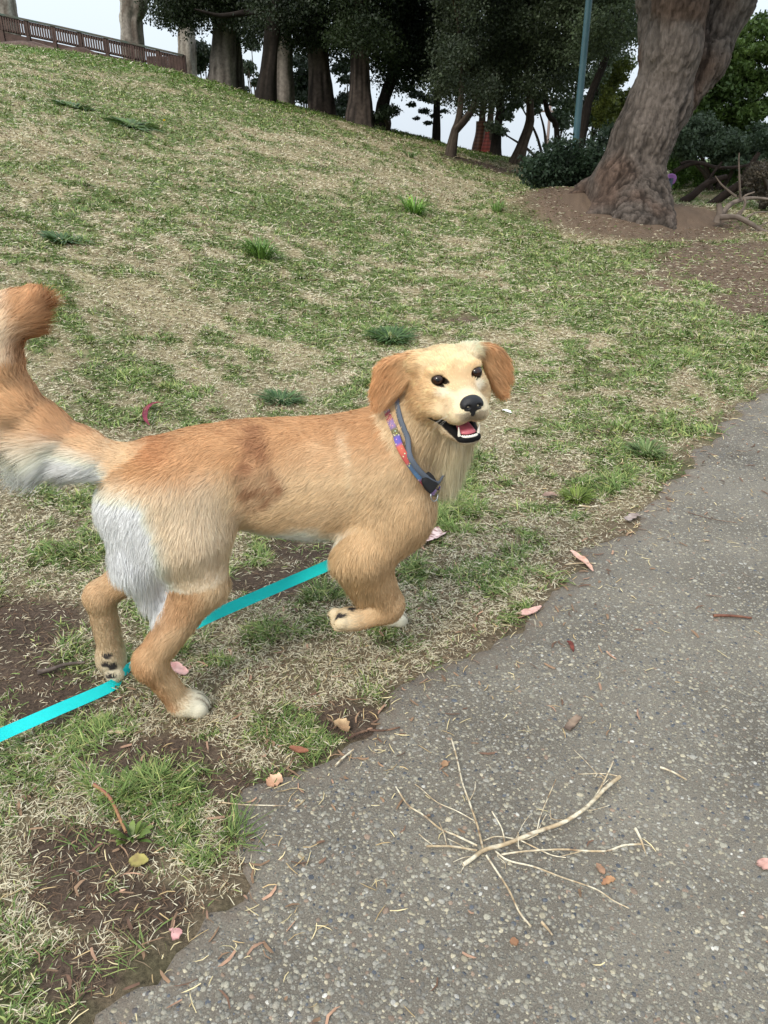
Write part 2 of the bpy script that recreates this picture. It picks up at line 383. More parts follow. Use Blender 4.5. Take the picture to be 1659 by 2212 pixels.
sc_ = N("ShaderNodeVectorMath"); sc_.operation = 'SCALE'; pl.new(cb.outputs[0], sc_.inputs[0]); pl.new(gr.outputs[0], sc_.inputs["Scale"])
cur = sc_.outputs[0]; hsum = None
STONE = [(0.0, (80, 83, 88)), (.07, (120, 116, 106)), (.30, (142, 137, 122)), (.48, (126, 121, 109)), (.60, (160, 151, 129)), (.72, (106, 102, 95)), (.84, (134, 115, 99)), (.88, (136, 132, 122)), (.965, (176, 172, 162))]
for scale, thr, lo_, hi_ in ((260, .25, .42, .34), (130, .22, .46, .38), (78, .55, .46, .38)):
    vo = N("ShaderNodeTexVoronoi"); vo.inputs["Scale"].default_value = scale; vo.inputs["Randomness"].default_value = 1; pl.new(wm.outputs[0], vo.inputs["Vector"])
    sep = N("ShaderNodeSeparateColor"); pl.new(vo.outputs["Color"], sep.inputs[0])
    ramp = N("ShaderNodeValToRGB"); ramp.color_ramp.interpolation = 'CONSTANT'
    while len(ramp.color_ramp.elements) < len(STONE): ramp.color_ramp.elements.new(.5)
    for e_, (p_, c_) in zip(ramp.color_ramp.elements, STONE): e_.position = p_; e_.color = (*srgb(*c_), 1)
    pl.new(sep.outputs[0], ramp.inputs[0])
    rnd = N("ShaderNodeMapRange"); rnd.inputs[1].default_value = 0; rnd.inputs[2].default_value = 1; rnd.inputs[3].default_value = .15; rnd.inputs[4].default_value = hi_ + .12; pl.new(sep.outputs[2], rnd.inputs[0])
    dlt = N("ShaderNodeMath"); dlt.operation = 'SUBTRACT'; pl.new(rnd.outputs[0], dlt.inputs[0]); pl.new(vo.outputs["Distance"], dlt.inputs[1])
    inside = N("ShaderNodeMapRange"); inside.inputs[1].default_value = 0; inside.inputs[2].default_value = .06; pl.new(dlt.outputs[0], inside.inputs[0])
    pres = N("ShaderNodeMath"); pres.operation = 'GREATER_THAN'; pres.inputs[1].default_value = thr; pl.new(sep.outputs[1], pres.inputs[0])
    mk = N("ShaderNodeMath"); mk.operation = 'MULTIPLY'; pl.new(inside.outputs[0], mk.inputs[0]); pl.new(pres.outputs[0], mk.inputs[1])
    mx = N("ShaderNodeMix"); mx.data_type = 'RGBA'; pl.new(mk.outputs[0], mx.inputs[0]); pl.new(cur, mx.inputs[6]); pl.new(ramp.outputs[0], mx.inputs[7]); cur = mx.outputs[2]
    hm_ = N("ShaderNodeMapRange"); hm_.inputs[1].default_value = 0; hm_.inputs[2].default_value = .35; hm_.inputs[4].default_value = 100.0 / scale; pl.new(dlt.outputs[0], hm_.inputs[0])
    hh = N("ShaderNodeMath"); hh.operation = 'MULTIPLY'; pl.new(hm_.outputs[0], hh.inputs[0]); pl.new(pres.outputs[0], hh.inputs[1])
    if hsum is None: hsum = hh.outputs[0]
    else:
        ad = N("ShaderNodeMath"); ad.operation = 'MAXIMUM'; pl.new(hsum, ad.inputs[0]); pl.new(hh.outputs[0], ad.inputs[1]); hsum = ad.outputs[0]
ad = N("ShaderNodeMath"); ad.operation = 'MULTIPLY_ADD'; ad.inputs[1].default_value = .30; pl.new(grit.outputs[0], ad.inputs[0]); pl.new(hsum, ad.inputs[2])
bp = N("ShaderNodeBump"); bp.inputs["Distance"].default_value = .0035; bp.inputs["Strength"].default_value = .9; pl.new(ad.outputs[0], bp.inputs["Height"]); pl.new(bp.outputs[0], pb.inputs["Normal"])
# earth worked in along the border
at_ = N("ShaderNodeAttribute"); at_.attribute_name = "edge"; em = N("ShaderNodeMix"); em.data_type = 'RGBA'; em.inputs[7].default_value = (*srgb(104, 90, 78), 1)
en_ = N("ShaderNodeTexNoise"); en_.inputs["Scale"].default_value = 35; en_.inputs["Detail"].default_value = 5; pl.new(tc.outputs["Object"], en_.inputs["Vector"])
eu = N("ShaderNodeMath"); eu.operation = 'MULTIPLY_ADD'; eu.inputs[1].default_value = 1.6; eu.inputs[2].default_value = -.8; pl.new(en_.outputs[0], eu.inputs[0])
ea_ = N("ShaderNodeMath"); ea_.operation = 'ADD'; pl.new(eu.outputs[0], ea_.inputs[0]); pl.new(at_.outputs["Fac"], ea_.inputs[1])
er_ = N("ShaderNodeMapRange"); er_.inputs[1].default_value = .35; er_.inputs[2].default_value = .95; er_.inputs[4].default_value = .5; pl.new(ea_.outputs[0], er_.inputs[0]); pl.new(er_.outputs[0], em.inputs[0]); pl.new(cur, em.inputs[6])
pl.new(em.outputs[2], pb.inputs["Base Color"]); pb.inputs["Roughness"].default_value = .82; pb.inputs["Specular IOR Level"].default_value = .3
edgef = np.tile(np.interp(offs, [0, .03, .10, .22], [1, .6, .2, 0]), len(es))
path = mesh_np("path", V, [Qp], pm, extra={"edge": edgef}); tag(path, kind='structure')

# ================================================================== THE LAWN
grass_mat = mat_attr("grass_blades", rough=.6, trans=.22, spec=.25)
def blades(n, r0, r1, a0, a1, seed, w0, wr, hscale, lying, kseg=3):
    r = np.random.default_rng(seed)
    rg = np.linspace(r0, r1, 800); pdf = rg / (1 + (rg / 1.5) ** 2.1); cdf = np.cumsum(pdf); rad = np.interp(r.random(n) * cdf[-1], cdf, rg)
    ang = np.pi / 2 + (r.uniform(-a0, a1, n) if not isinstance(a0, tuple) else r.uniform(a0[0] - .10, a0[1], n)); x, y = rad * np.cos(ang), rad * np.sin(ang)
    cl = vnoise(np.stack([x, y], 1), 26, 3); x = x + (vnoise(np.stack([x, y], 1), 30, 14) - .5) * .03; y = y + (vnoise(np.stack([x, y], 1), 30, 15) - .5) * .03
    dirt, green, tr = cover(x, y); e = edge_d(x, y)
    keep_ = (r.random(n) > dirt * (.97 - .37 * lying - .25 * lying * (rad > 5))) & (e > .0 + .012 * r.normal(size=n) + (0 if not lying else -.03 * (r.random(n) < .08)))
    if not lying: keep_ &= r.random(n) < (.55 + .45 * green)
    keep_ &= ~((np.hypot(x - 3.25, (y - 10.4)) < 1.0))
    x, y, dirt, green, tr, rad, cl = (q[keep_] for q in (x, y, dirt, green, tr, rad, cl)); n = len(x)
    z = T(x, y); base = np.stack([x, y, z], 1)
    isg = r.random(n) < np.clip((green - .22) * 1.6, .08, .93) * (1 - .5 * lying)
    clump = fbm(base, 11, 61, 2); tall = .6 + 1.2 * sstep(.4, .75, clump) * green
    h = (np.where(isg, .030, .022 + .016 * sstep(2.5, 6, rad)) * tall * (.6 + .8 * r.random(n)) * hscale) * (1 + .10 * np.maximum(rad - 3, 0)) ** .5
    az = (vnoise(base, 7, 5) * 2 + vnoise(base, 30, 6)) * 2 * np.pi + r.normal(0, 1.0, n)
    hd_ = np.stack([np.cos(az), np.sin(az), 0 * az], 1)
    t = np.linspace(0, 1, kseg)
    if lying:
        L = h * r.uniform(.8, 1.9, n); az2 = r.uniform(0, 2 * np.pi, n); hd_ = np.stack([np.cos(az2), np.sin(az2), 0 * az2], 1)
        hh = r.uniform(.001, .014, n) * hscale * (1 - .6 * dirt)
        pts = base[:, None] + hd_[:, None] * (L[:, None] * (t - .5))[..., None]; pts[..., 2] += hh[:, None] + (r.normal(0, .10, n) * L)[:, None] * (t - .5) + (L * .12 * r.random(n))[:, None] * (1 - (2 * t - 1) ** 2)
        perp = np.stack([-hd_[:, 1], hd_[:, 0], r.normal(0, .5, n)], 1)
    else:
        lean = r.uniform(.15, 1.1, n) + .5 * (~isg); bend = r.uniform(.2, 1.3, n)
        D = nrmz(np.array([[0, 0, 1.0]]) + hd_ * lean[:, None])
        pts = base[:, None] + D[:, None] * (h[:, None] * t)[..., None] + hd_[:, None] * ((h * bend * .5)[:, None] * t ** 2)[..., None]
        pts[..., 2] -= (h * bend * .28)[:, None] * t ** 2; pts[..., 2] -= .003
        perp = np.stack([-hd_[:, 1], hd_[:, 0], 0 * az], 1) + r.normal(0, .45, (n, 3))
    Dm = nrmz(pts[:, -1] - pts[:, 0]); W = nrmz(perp - Dm * (perp * Dm).sum(1, keepdims=True))
    gnm = np.cross(W, Dm); fl = gnm[:, 2] < 0; W[fl] *= -1; gnm[fl] *= -1
    wd = (w0 + wr * rad) * (.6 + .8 * r.random(n)) * np.where(isg, 1.05, .8 + .2 * sstep(3, 6, rad))
    wid = wd[:, None] * np.array([1, .8, .5, .4])[None, :kseg - 1]
    gA, gB, gY = srgb(74, 98, 48), srgb(134, 156, 88), srgb(174, 182, 112)
    sA, sB, sC = srgb(204, 190, 154), srgb(234, 224, 196), srgb(150, 130, 104)
    u = r.random((n, 1)); cn = vnoise(base, 6, 87)[:, None]
    cg = gA + (gB - gA) * np.clip(u * .7 + cn * .5, 0, 1); cg = np.where(r.random((n, 1)) < .14, gY, cg); cg = cg + (srgb(84, 118, 34) - cg) * tr[:, None] * .6
    cs = sA + (sB - sA) * u; cs = np.where(r.random((n, 1)) < .25 + .45 * dirt[:, None], sC + (srgb(112, 84, 64) - sC) * r.random((n, 1)), cs)
    c = np.where(isg[:, None], cg, cs) * (.8 + .35 * r.random((n, 1)))
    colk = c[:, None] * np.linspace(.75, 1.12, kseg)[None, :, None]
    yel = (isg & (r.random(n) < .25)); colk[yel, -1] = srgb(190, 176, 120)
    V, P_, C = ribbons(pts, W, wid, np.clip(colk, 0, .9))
    nn = nrmz(gnm * .55 + np.array([[0, 0, 1.0]]) * .8 + r.normal(0, .12, (n, 3)))
    return V, P_, C, np.repeat(nn, 2 * (kseg - 1) + 1, 0)
parts = [blades(560000, .5, 28.0, .72, .62, 1, .0009, .00042, 1.0, False), blades(70000, .5, 2.8, .72, .62, 9, .0010, .0002, 1.25, False, 4), blades(420000, .5, 24.0, .72, .66, 2, .0005, .00036, .85, True)]
for sd_, cnt in ((21, 90000),):
    parts.append(blades(cnt, .5, 9.0, (.72, 1.45), .62, sd_, .0012, .0007, 1.0, False))
Vg, Pg, Cg = merge([p[:3] for p in parts]); Ngr = np.concatenate([p[3] for p in parts])
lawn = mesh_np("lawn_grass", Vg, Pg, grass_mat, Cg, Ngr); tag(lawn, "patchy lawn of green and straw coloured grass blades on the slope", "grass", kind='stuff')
del parts, Vg, Cg, Ngr

# ---- the stones of the path that stand out of the binder, near the viewer
def stones(n, seed):
    r = np.random.default_rng(seed); rad = .45 + 3.2 * r.random(n) ** 1.0; ang = np.pi / 2 + r.uniform(-.95, .62, n)
    x, y = rad * np.cos(ang), rad * np.sin(ang); e = edge_d(x, y); k = (e < -.07) & (e > -2.3) & (r.random(n) < .75 + .25 * vnoise(np.stack([x, y], 1), 12, 4))
    x, y = x[k], y[k]; n = len(x)
    sz = .0014 + .0038 * r.random(n) ** 2.0 + .0030 * (r.random(n) < .03); h = sz * r.uniform(.12, .5, n); az = r.uniform(0, np.pi, n); asp = r.uniform(.6, 1, n)
    z = T(x, y) + .0035
    m = 7; t = np.linspace(0, 2 * np.pi, m, endpoint=False)
    rj = 1 + r.uniform(-.22, .22, (n, m))
    ca, sa = np.cos(az)[:, None], np.sin(az)[:, None]
    def ring(s, hh):
        u, v = np.cos(t)[None] * rj * sz[:, None] * s, np.sin(t)[None] * rj * (sz * asp)[:, None] * s
        return np.stack([x[:, None] + u * ca - v * sa, y[:, None] + u * sa + v * ca, (z + hh)[:, None] + 0 * u], -1)
    V = np.concatenate([ring(1, 0 * h), ring(.82, h * .7), ring(.35, h), np.stack([x, y, z + h * 1.03], -1)[:, None]], 1); nv = 3 * m + 1
    b = np.arange(n)[:, None, None] * nv; j = np.arange(m); j2 = (j + 1) % m
    Q = np.concatenate([b + np.stack([j + k_ * m, j2 + k_ * m, j2 + (k_ + 1) * m, j + (k_ + 1) * m], 1)[None] for k_ in (0, 1)], 1).reshape(-1, 4)
    Tt = (b + np.stack([j + 2 * m, j2 + 2 * m, 0 * j + 3 * m], 1)[None]).reshape(-1, 3)
    pal = np.array([srgb(*c) for _, c in STONE]); pr = np.array([.05, .16, .19, .20, .08, .12, .03, .14, .02]); ci = r.choice(len(pal), n, p=pr / pr.sum())
    C = pal[ci] * r.uniform(.7, 1.3, (n, 1))
    return V.reshape(-1, 3), [Q, Tt], np.repeat(C, nv, 0)
Vs, Ps, Cs = stones(120000, 77)
sto = mesh_np("path_gravel", Vs, Ps, mat_attr("path_stones", rough=.7, spec=.35, noise=500), Cs); tag(sto, "small worn stones showing in the surface of the path", "gravel", kind='stuff')
# ================================================================== TREES, FENCE, POLES
bark_mat = mat_attr("bark", rough=.95, spec=.15, noise=14)
leaf_mat = mat_attr("leaves", rough=.55, trans=.22, spec=.3)
def resample(P, n):
    P = np.asarray(P, float); L = np.r_[0, np.cumsum(np.linalg.norm(np.diff(P, axis=0), axis=1))]; t = np.linspace(0, L[-1], n)
    return np.stack([np.interp(t, L, P[:, i]) for i in range(P.shape[1])], 1)
def limb(pts, rad, seed, ns=14, ring=.10, flute=.12, detail=.05, cfun=None):
    """a tapered, fluted stem along a line: V, [Q], C"""
    PR_ = catmull(np.c_[np.asarray(pts, float), np.asarray(rad, float)], 10); L = np.linalg.norm(np.diff(PR_[:, :3], axis=0), axis=1).sum()
    n = max(5, int(L / ring)); PR_ = resample(PR_, n); P, r = PR_[:, :3], PR_[:, 3]
    tg = nrmz(np.gradient(P, axis=0)); ref = np.array([1.0, .13, 0]); a = nrmz(np.cross(tg, np.cross(ref, tg))); b = np.cross(tg, a)
    th = np.linspace(0, 2 * np.pi, ns, endpoint=False)
    dirs = np.cos(th)[None, :, None] * a[:, None] + np.sin(th)[None, :, None] * b[:, None]
    q = np.concatenate([dirs.reshape(-1, 3) * 1.6, ], 1); q[:, 2] += np.repeat(np.linspace(0, L, n), ns) * .35
    ex = 1 + (vnoise(q + seed * 7.3, 1.6, seed) - .5) * 2 * flute + (vnoise(q + seed * 3.1, 5, seed + 1) - .5) * 2 * detail
    V = P[:, None] + dirs * r[:, None, None] * ex.reshape(n, ns, 1)
    i = np.arange(n - 1)[:, None] * ns; j = np.arange(ns)[None]; Q = np.stack([i + j, i + (j + 1) % ns, i + ns + (j + 1) % ns, i + ns + j], -1).reshape(-1, 4)
    V = V.reshape(-1, 3); C = cfun(V, th, n, ns, seed)
    return V, [Q], C
def bark_col(c1, c2, c3=None, sx=9, streak=1.0):
    c1, c2 = srgb(*c1), srgb(*c2)
    def f(V, th, n, ns, seed):
        s = np.stack([np.tile(np.cos(th), n) * 2, np.tile(np.sin(th), n) * 2, V[:, 2] * .25 * streak], 1)
        w = sstep(.38, .62, fbm(s + seed, 6.0, seed, 3))[:, None]; C = c1 + (c2 - c1) * w
        if c3 is not None: w2 = sstep(.55, .7, fbm(s + seed, 1.3, seed + 5, 2))[:, None]; C = C + (srgb(*c3) - C) * w2
        return C * (.85 + .3 * vnoise(V, 9, seed + 3))[:, None]
    return f
PALE = bark_col((136, 128, 120), (98, 88, 80), (166, 160, 152)); FIB = bark_col((104, 96, 90), (64, 58, 54), (128, 120, 112)); DARK = bark_col((46, 40, 36), (34, 30, 27)); MID = bark_col((84, 74, 64), (60, 52, 46)); HALF = bark_col((84, 74, 68), (42, 37, 34), (104, 92, 86))
def leaf_cards(cen, rad, n, size, seed, cols, flat=.75):
    """n leaves spread through each of the clumps cen [m,3] of radius rad [m]"""
    r = np.random.default_rng(seed); m = len(cen); k = r.choice(m, n * m, p=(rad ** 2) / (rad ** 2).sum())
    d = nrmz(r.normal(size=(len(k), 3))); rr = r.random(len(k)) ** .45
    lump = .45 + 1.1 * vnoise(d * 1.3 + cen[k] * .7, 2.2, seed)
    p = cen[k] + d * (rad[k] * rr * lump)[:, None] * np.array([1.15, 1.15, flat])
    u = nrmz(r.normal(size=(len(k), 3)) + np.array([0, 0, -.5])); w = nrmz(np.cross(u, r.normal(size=(len(k), 3))))
    s = size * r.uniform(.6, 1.4, len(k)); L, W_ = s[:, None] * u, (s * .30)[:, None] * w
    V = np.stack([p - L * .5, p + W_, p + L * .5, p - W_], 1).reshape(-1, 3)
    Q = np.arange(len(k) * 4).reshape(-1, 4)
    ck = r.random(m); c0, c1 = srgb(*cols[0]), srgb(*cols[1]); C = c0 + (c1 - c0) * np.clip(ck[k] * .6 + r.random(len(k)) * .4, 0, 1)[:, None]
    C = C * r.uniform(.7, 1.25, (len(k), 1))
    return V, [Q], np.repeat(C, 4, 0)
def shift(o_loc, V): return V - np.asarray(o_loc)
def make_tree(name, label, base, limbs, group=None, clumps=None, nleaf=300, size=.08, cols=((44, 56, 36), (70, 84, 52)), cat="tree", seed=1, flat=.75):
    """limbs: list of (points, radii, ns, colour function); clumps: (centres, radii)"""
    t = empty(name, tuple(base)); tag(t, label, cat, group)
    if limbs:
        V, P_, C = merge([limb(p, r, seed * 10 + i, ns, cfun=cf, ring=.10 if max(r) > .08 else .08, flute=.20, detail=.12) for i, (p, r, ns, cf) in enumerate(limbs)])
        mesh_np("trunk", shift(base, V), P_, bark_mat, C, parent=t)
    if clumps is not None and len(clumps[0]):
        cols = tuple(tuple(v * .86 for v in c) for c in cols)
        V, P_, C = leaf_cards(np.asarray(clumps[0]), np.asarray(clumps[1]), nleaf, size, seed + 500, cols, flat)
        mesh_np("crown", shift(base, V), P_, leaf_mat, C, parent=t, smooth=False)
    return t
def base_at(px, py, y):
    p = at_y(px, py, y); p[2] = float(T(np.array([p[0]]), np.array([p[1]]))[0]) - .08; return p
def ppt(px, py, y): return at_y(px, py, y)
# ---- crown regions: clumps filling the canopy seen in the photograph, each given to the nearest tree
r_ = np.random.default_rng(42)
LOW = np.array([(330, -40), (345, 40), (372, 66), (400, 40), (415, 88), (440, 66), (475, 62), (500, 92), (545, 86), (590, 66), (615, 100), (640, 112), (680, 120), (720, 112), (745, 118), (800, 150), (850, 186), (900, 186), (950, 214), (1000, 236), (1050, 224), (1100, 222), (1150, 206), (1200, 196), (1250, 150), (1300, 118), (1400, 70)], float)
TREES = [  # name, label, base px, base py, y, [(px,py,dy)...] upward, radii, bark, dark leaf colours
 ("pale_eucalyptus", "pale trunk cut off by the left edge of the photo, behind the fence", 2, 60, 31, [(4, -40, 0), (6, -260, 0)], (.55, .5, .45), PALE, None),
 ("pale_eucalyptus", "pale smooth trunk with a bulge, behind the middle of the fence", 290, 118, 29, [(283, 60, 0), (288, 0, 0), (280, -160, 0), (300, -400, 0)], (.50, .43, .52, .45, .35), PALE, None),
 ("pale_eucalyptus", "pale flared trunk just beyond the right end of the fence", 392, 128, 33, [(402, 60, 0), (408, 0, 0), (402, -200, 0)], (.52, .36, .28, .25), PALE, None),
 ("stringy_eucalyptus", "broad grey trunk with peeling pale bark, right of the fence end", 480, 178, 26.5, [(482, 120, 0), (484, 60, 0), (480, -100, 0)], (.62, .50, .44, .40), FIB, ((38, 48, 32), (62, 74, 48))),
 ("stringy_eucalyptus", "narrow grey trunk touching the right side of the broad peeling trunk", 513, 180, 27.6, [(510, 110, 0), (506, 40, 0), (500, -100, 0)], (.24, .20, .18, .16), FIB, None),
 ("dark_oak", "dark straight trunk leaning right in front of the grey trunks", 574, 214, 21.5, [(582, 130, 0), (592, 40, 0), (606, -60, 0), (620, -220, 0)], (.30, .24, .22, .19, .15), DARK, ((30, 40, 26), (54, 66, 40))),
 ("stringy_eucalyptus", "grey fluted trunk right behind the dark leaning trunk", 611, 206, 25.5, [(611, 120, 0), (609, 40, 0), (606, -120, 0)], (.40, .35, .32, .30), FIB, ((34, 44, 30), (54, 66, 42))),
 ("stringy_eucalyptus", "broad shaded trunk between the grey fluted one and the two-toned one", 694, 222, 25, [(690, 150, 0), (684, 80, 0), (680, -80, 0)], (.52, .42, .38, .32), HALF, ((32, 42, 28), (56, 68, 42))),
 ("stringy_eucalyptus", "two-toned trunk, dark on the left and grey on the right", 777, 262, 21.5, [(778, 190, 0), (777, 120, 0), (780, -40, 0)], (.40, .31, .28, .25), HALF, ((34, 46, 28), (62, 78, 44))),
 ("dark_oak", "dark trunk leaning right just right of the two-toned trunk", 822, 252, 24.5, [(832, 205, 0), (852, 160, 0), (880, 80, 0), (900, -60, 0)], (.26, .22, .18, .15, .12), DARK, ((30, 42, 28), (56, 72, 46))),
 ("dark_oak", "slim dark upright trunk left of the small forked tree", 943, 282, 25, [(944, 230, 0), (946, 160, 0), (940, 20, 0)], (.15, .12, .11, .1), DARK, ((32, 42, 30), (56, 68, 44))),
 ("forked_oak", "small forked tree with grey foot near the edge of the lawn", 974, 322, 18.5, [(982, 285, 0), (990, 262, 0), (996, 215, 0), (1000, 120, 0)], (.15, .11, .10, .08, .06), MID, ((40, 50, 34), (72, 84, 56))),
 ("dark_oak", "trunk right of the red netting under hanging leaves", 1070, 318, 24, [(1074, 280, 0), (1080, 240, 0), (1090, 120, 0)], (.22, .15, .13, .1), DARK, ((40, 52, 36), (76, 90, 62))),
 ("leaning_oak", "bare lower trunk curving right against the white sky", 1118, 336, 21, [(1130, 310, 0), (1142, 275, 0), (1146, 235, 0), (1140, 120, 0)], (.24, .16, .14, .12, .08), MID, ((46, 58, 40), (84, 98, 68))),
 ("leaning_oak", "thin dark trunk bent left near the lamp post", 1206, 300, 20, [(1202, 275, 0), (1186, 250, 0), (1178, 215, 0), (1176, 120, 0)], (.09, .08, .08, .07, .05), DARK, ((48, 60, 40), (86, 100, 70))),
 ("dark_oak", "dark trunk leaning right behind the lamp post", 1248, 312, 18, [(1262, 262, 0), (1276, 205, 0), (1306, 130, 0), (1340, 0, 0)], (.14, .12, .10, .09, .08), DARK, ((50, 62, 42), (92, 108, 74))),
]
bases = []; 
for nm, lb, px, py, y, up_, rad, cf, lc in TREES: bases.append((px, y, up_[-1][0]))
cl = [[] for _ in TREES]; fol = [i for i, t in enumerate(TREES) if t[8] is not None]
for py in np.arange(-420, 245, 27):
    for px in np.arange(325, 1400, 27):
        for lay in range(2):
            x_, y_ = px + r_.uniform(-16, 16), py + r_.uniform(-16, 16)
            low = np.interp(x_, LOW[:, 0], LOW[:, 1])
            if y_ > low - 2 - (lay == 0) * 18: continue
            if y_ < -90 and r_.random() < .55: continue
            sc = [abs(x_ - (bases[i][0] * .35 + bases[i][2] * .65)) + r_.uniform(0, 70) for i in fol]; i = fol[int(np.argmin(sc))]
            yy = bases[i][1] + r_.uniform(-2.2, 1.8) + lay * .8
            rad = r_.uniform(.38, .62) * yy / 24 * (1.5 if y_ < -90 else 1)
            cl[i].append((*at_y(x_, y_, yy), rad))
for i, (nm, lb, px, py, y, up_, rad, cf, lc) in enumerate(TREES):
    b = base_at(px, py, y); pts = [b + np.array([0, 0, -.15]), b + np.array([0, 0, .12])] + [at_y(q[0], q[1], y) for q in up_]
    rd = [rad[0] * .98, rad[0] * .82] + [q_ * .78 for q_ in rad[1:]]
    lim = [(pts, rd, 30, cf)]
    r2 = np.random.default_rng(i)
    if nm == "forked_oak": lim.append(([at_y(984, 280, y), at_y(1006, 256, y), at_y(1026, 228, y), at_y(1040, 180, y)], (.09, .08, .07, .05), 10, cf))
    if lc is not None:      # limbs reaching into the clumps
        c = np.array(cl[i]) if cl[i] else np.zeros((0, 4))
        for q in (c[r2.choice(len(c), min(5, len(c)), replace=False)] if len(c) else []):
            s = pts[-2] * .5 + pts[-1] * .5; lim.append(([s, (s + q[:3]) / 2 + np.array([0, 0, .3]), q[:3]], (rad[-1] * .6, rad[-1] * .4, .03), 7, cf))
        if i == 5: lim.append(([at_y(590, 42, y), at_y(540, 28, y), at_y(480, 34, y - .5), at_y(420, 20, y - 1)], (.10, .08, .05, .02), 8, cf))
    c = np.array(cl[i]) if (lc is not None and cl[i]) else None
    make_tree(nm, lb, b, lim, None, None if c is None else (c[:, :3], c[:, 3]), nleaf=760, size=.072 * y / 24, cols=lc or ((0, 0, 0), (0, 0, 0)), seed=i + 3)
# ---- shrubs and small trees seen between and behind the trunks
def bush(name, label, px, py, y, items, cols, nleaf=260, size=.09, seed=1, stem=True, flat=.75, group=None, cat=None):
    b = base_at(px, py, y); c = np.array([(*at_y(a[0], a[1], y + (a[3] if len(a) > 3 else 0)), a[2] * y / FPX) for a in items])
    lim = [([b + np.array([0, 0, -.1]), (b + q[:3]) / 2 + np.array([.1, 0, 0]), q[:3]], (.05, .035, .015), 6, MID) for q in c[:4]] if stem else []
    return make_tree(name, label, b, lim, group, (c[:, :3], c[:, 3]), nleaf, size, cols, cat or "shrub", seed, flat)
DK = ((48, 58, 44), (78, 90, 70))
def rnd_items(pts, k, rr, seed, jit=14):
    r = np.random.default_rng(seed); out = []
    for _ in range(k):
        p = pts[r.integers(len(pts))]; out.append((p[0] + r.uniform(-jit, jit), p[1] + r.uniform(-jit, jit), rr * r.uniform(.6, 1.3), r.uniform(-.8, .8)))
    return out
bush("shrub", "dull green shrub behind the right end of the fence", 425, 150, 34, rnd_items([(420, 105), (430, 130), (410, 140), (440, 95)], 16, 17, 1), DK, 240, .13, 1)
bush("shrub", "grey green foliage between the peeling trunk and the dark trunk", 540, 190, 38, rnd_items([(540, 110), (530, 150), (550, 170), (545, 90), (535, 185)], 13, 11, 2), DK, 130, .14, 2)
bush("shrub", "dark shrub between the two broad trunks", 650, 205, 33, rnd_items([(650, 130), (655, 160), (645, 185), (655, 200)], 16, 16, 3), DK, 220, .13, 3)
bush("shrub", "low dark shrub left of the two-toned trunk", 738, 235, 31, rnd_items([(738, 150), (745, 180), (735, 215), (740, 230)], 14, 14, 4), DK, 170, .12, 4)
bush("shrub", "round dark shrub at the foot of the right-leaning trunk", 835, 258, 22, rnd_items([(830, 240), (842, 248), (822, 250)], 8, 12, 5, 8), ((30, 42, 26), (50, 66, 38)), 260, .07, 5)
bush("layered_cypress", "layered dark cypress against the white sky, left of the slim trunk", 915, 262, 30, [(900, 205, 16), (930, 214, 17), (890, 226, 9), (918, 240, 12), (940, 250, 10), (958, 240, 8), (900, 256, 7), (925, 266, 8), (880, 190, 14), (950, 200, 15)], ((40, 50, 42), (62, 74, 60)), 260, .09, 6, False, .45, cat="tree")
bush("hanging_foliage_tree", "leafy tree with drooping grey green sprays beside the lamp post", 1185, 310, 24, rnd_items([(1160, 215), (1190, 225), (1200, 250), (1215, 270), (1165, 235), (1110, 225), (1090, 250), (1075, 280)], 24, 13, 7, 10), ((70, 84, 62), (104, 118, 92)), 130, .10, 7, cat="tree")
bush("grey_green_tree", "tall grey green tree behind the lamp post", 1270, 300, 26, rnd_items([(1230, 60), (1250, 20), (1300, 60), (1320, 20), (1220, 120), (1260, 110), (1300, 100), (1230, 170), (1280, -40), (1330, -30), (1340, 70), (1210, 0), (1290, 160), (1320, 140), (1240, 220), (1270, 250), (1310, 260), (1330, 220), (1290, 220)], 80, 24, 8, 22), ((84, 98, 72), (128, 142, 108)), 230, .11, 8, cat="tree")
bush("yellow_green_tree", "yellow green young tree left of the giant trunk", 1320, 330, 19, rnd_items([(1320, 190), (1340, 170), (1310, 220), (1350, 210), (1300, 240), (1345, 150), (1310, 260), (1335, 240)], 30, 15, 9, 12), ((84, 98, 42), (126, 136, 62)), 190, .075, 9, cat="tree")
bush("green_tree", "bright green tree right of the giant trunk", 1560, 430, 17, rnd_items([(1560, 160), (1600, 130), (1630, 180), (1580, 210), (1540, 220), (1640, 240), (1600, 250), (1520, 260), (1610, 90), (1650, 120), (1500, 300), (1660, 60), (1700, 160), (1710, 80), (1520, 180), (1560, 120), (1500, 230), (1590, 290), (1640, 300)], 120, 24, 10, 20), ((62, 88, 38), (106, 132, 62)), 420, .08, 10, cat="tree")
bush("grey_green_shrub", "dark grey green shrub hanging over the bare arching branches", 1540, 430, 14.5, rnd_items([(1500, 300), (1540, 320), (1480, 330), (1580, 300), (1620, 320), (1650, 290), (1560, 350), (1640, 350), (1600, 360), (1490, 280), (1680, 330), (1700, 290), (1460, 300), (1520, 270), (1600, 320)], 95, 20, 11, 14), ((66, 84, 60), (100, 118, 88)), 260, .06, 11)
bush("green_shrub", "leaf green shrub low behind the arching branches", 1500, 440, 15.5, rnd_items([(1470, 380), (1500, 370), (1530, 390), (1480, 410), (1540, 370), (1460, 400), (1510, 405), (1460, 350), (1560, 380), (1600, 370), (1620, 400)], 70, 15, 12, 12), ((70, 100, 38), (104, 134, 56)), 220, .055, 12)
bush("brown_shrub", "brown grey twiggy shrub cut by the right edge of the photo", 1640, 440, 11.5, rnd_items([(1630, 390), (1650, 410), (1670, 380), (1620, 420), (1660, 430), (1690, 420), (1640, 370)], 30, 16, 13, 10), ((74, 66, 56), (104, 96, 80)), 300, .035, 13)
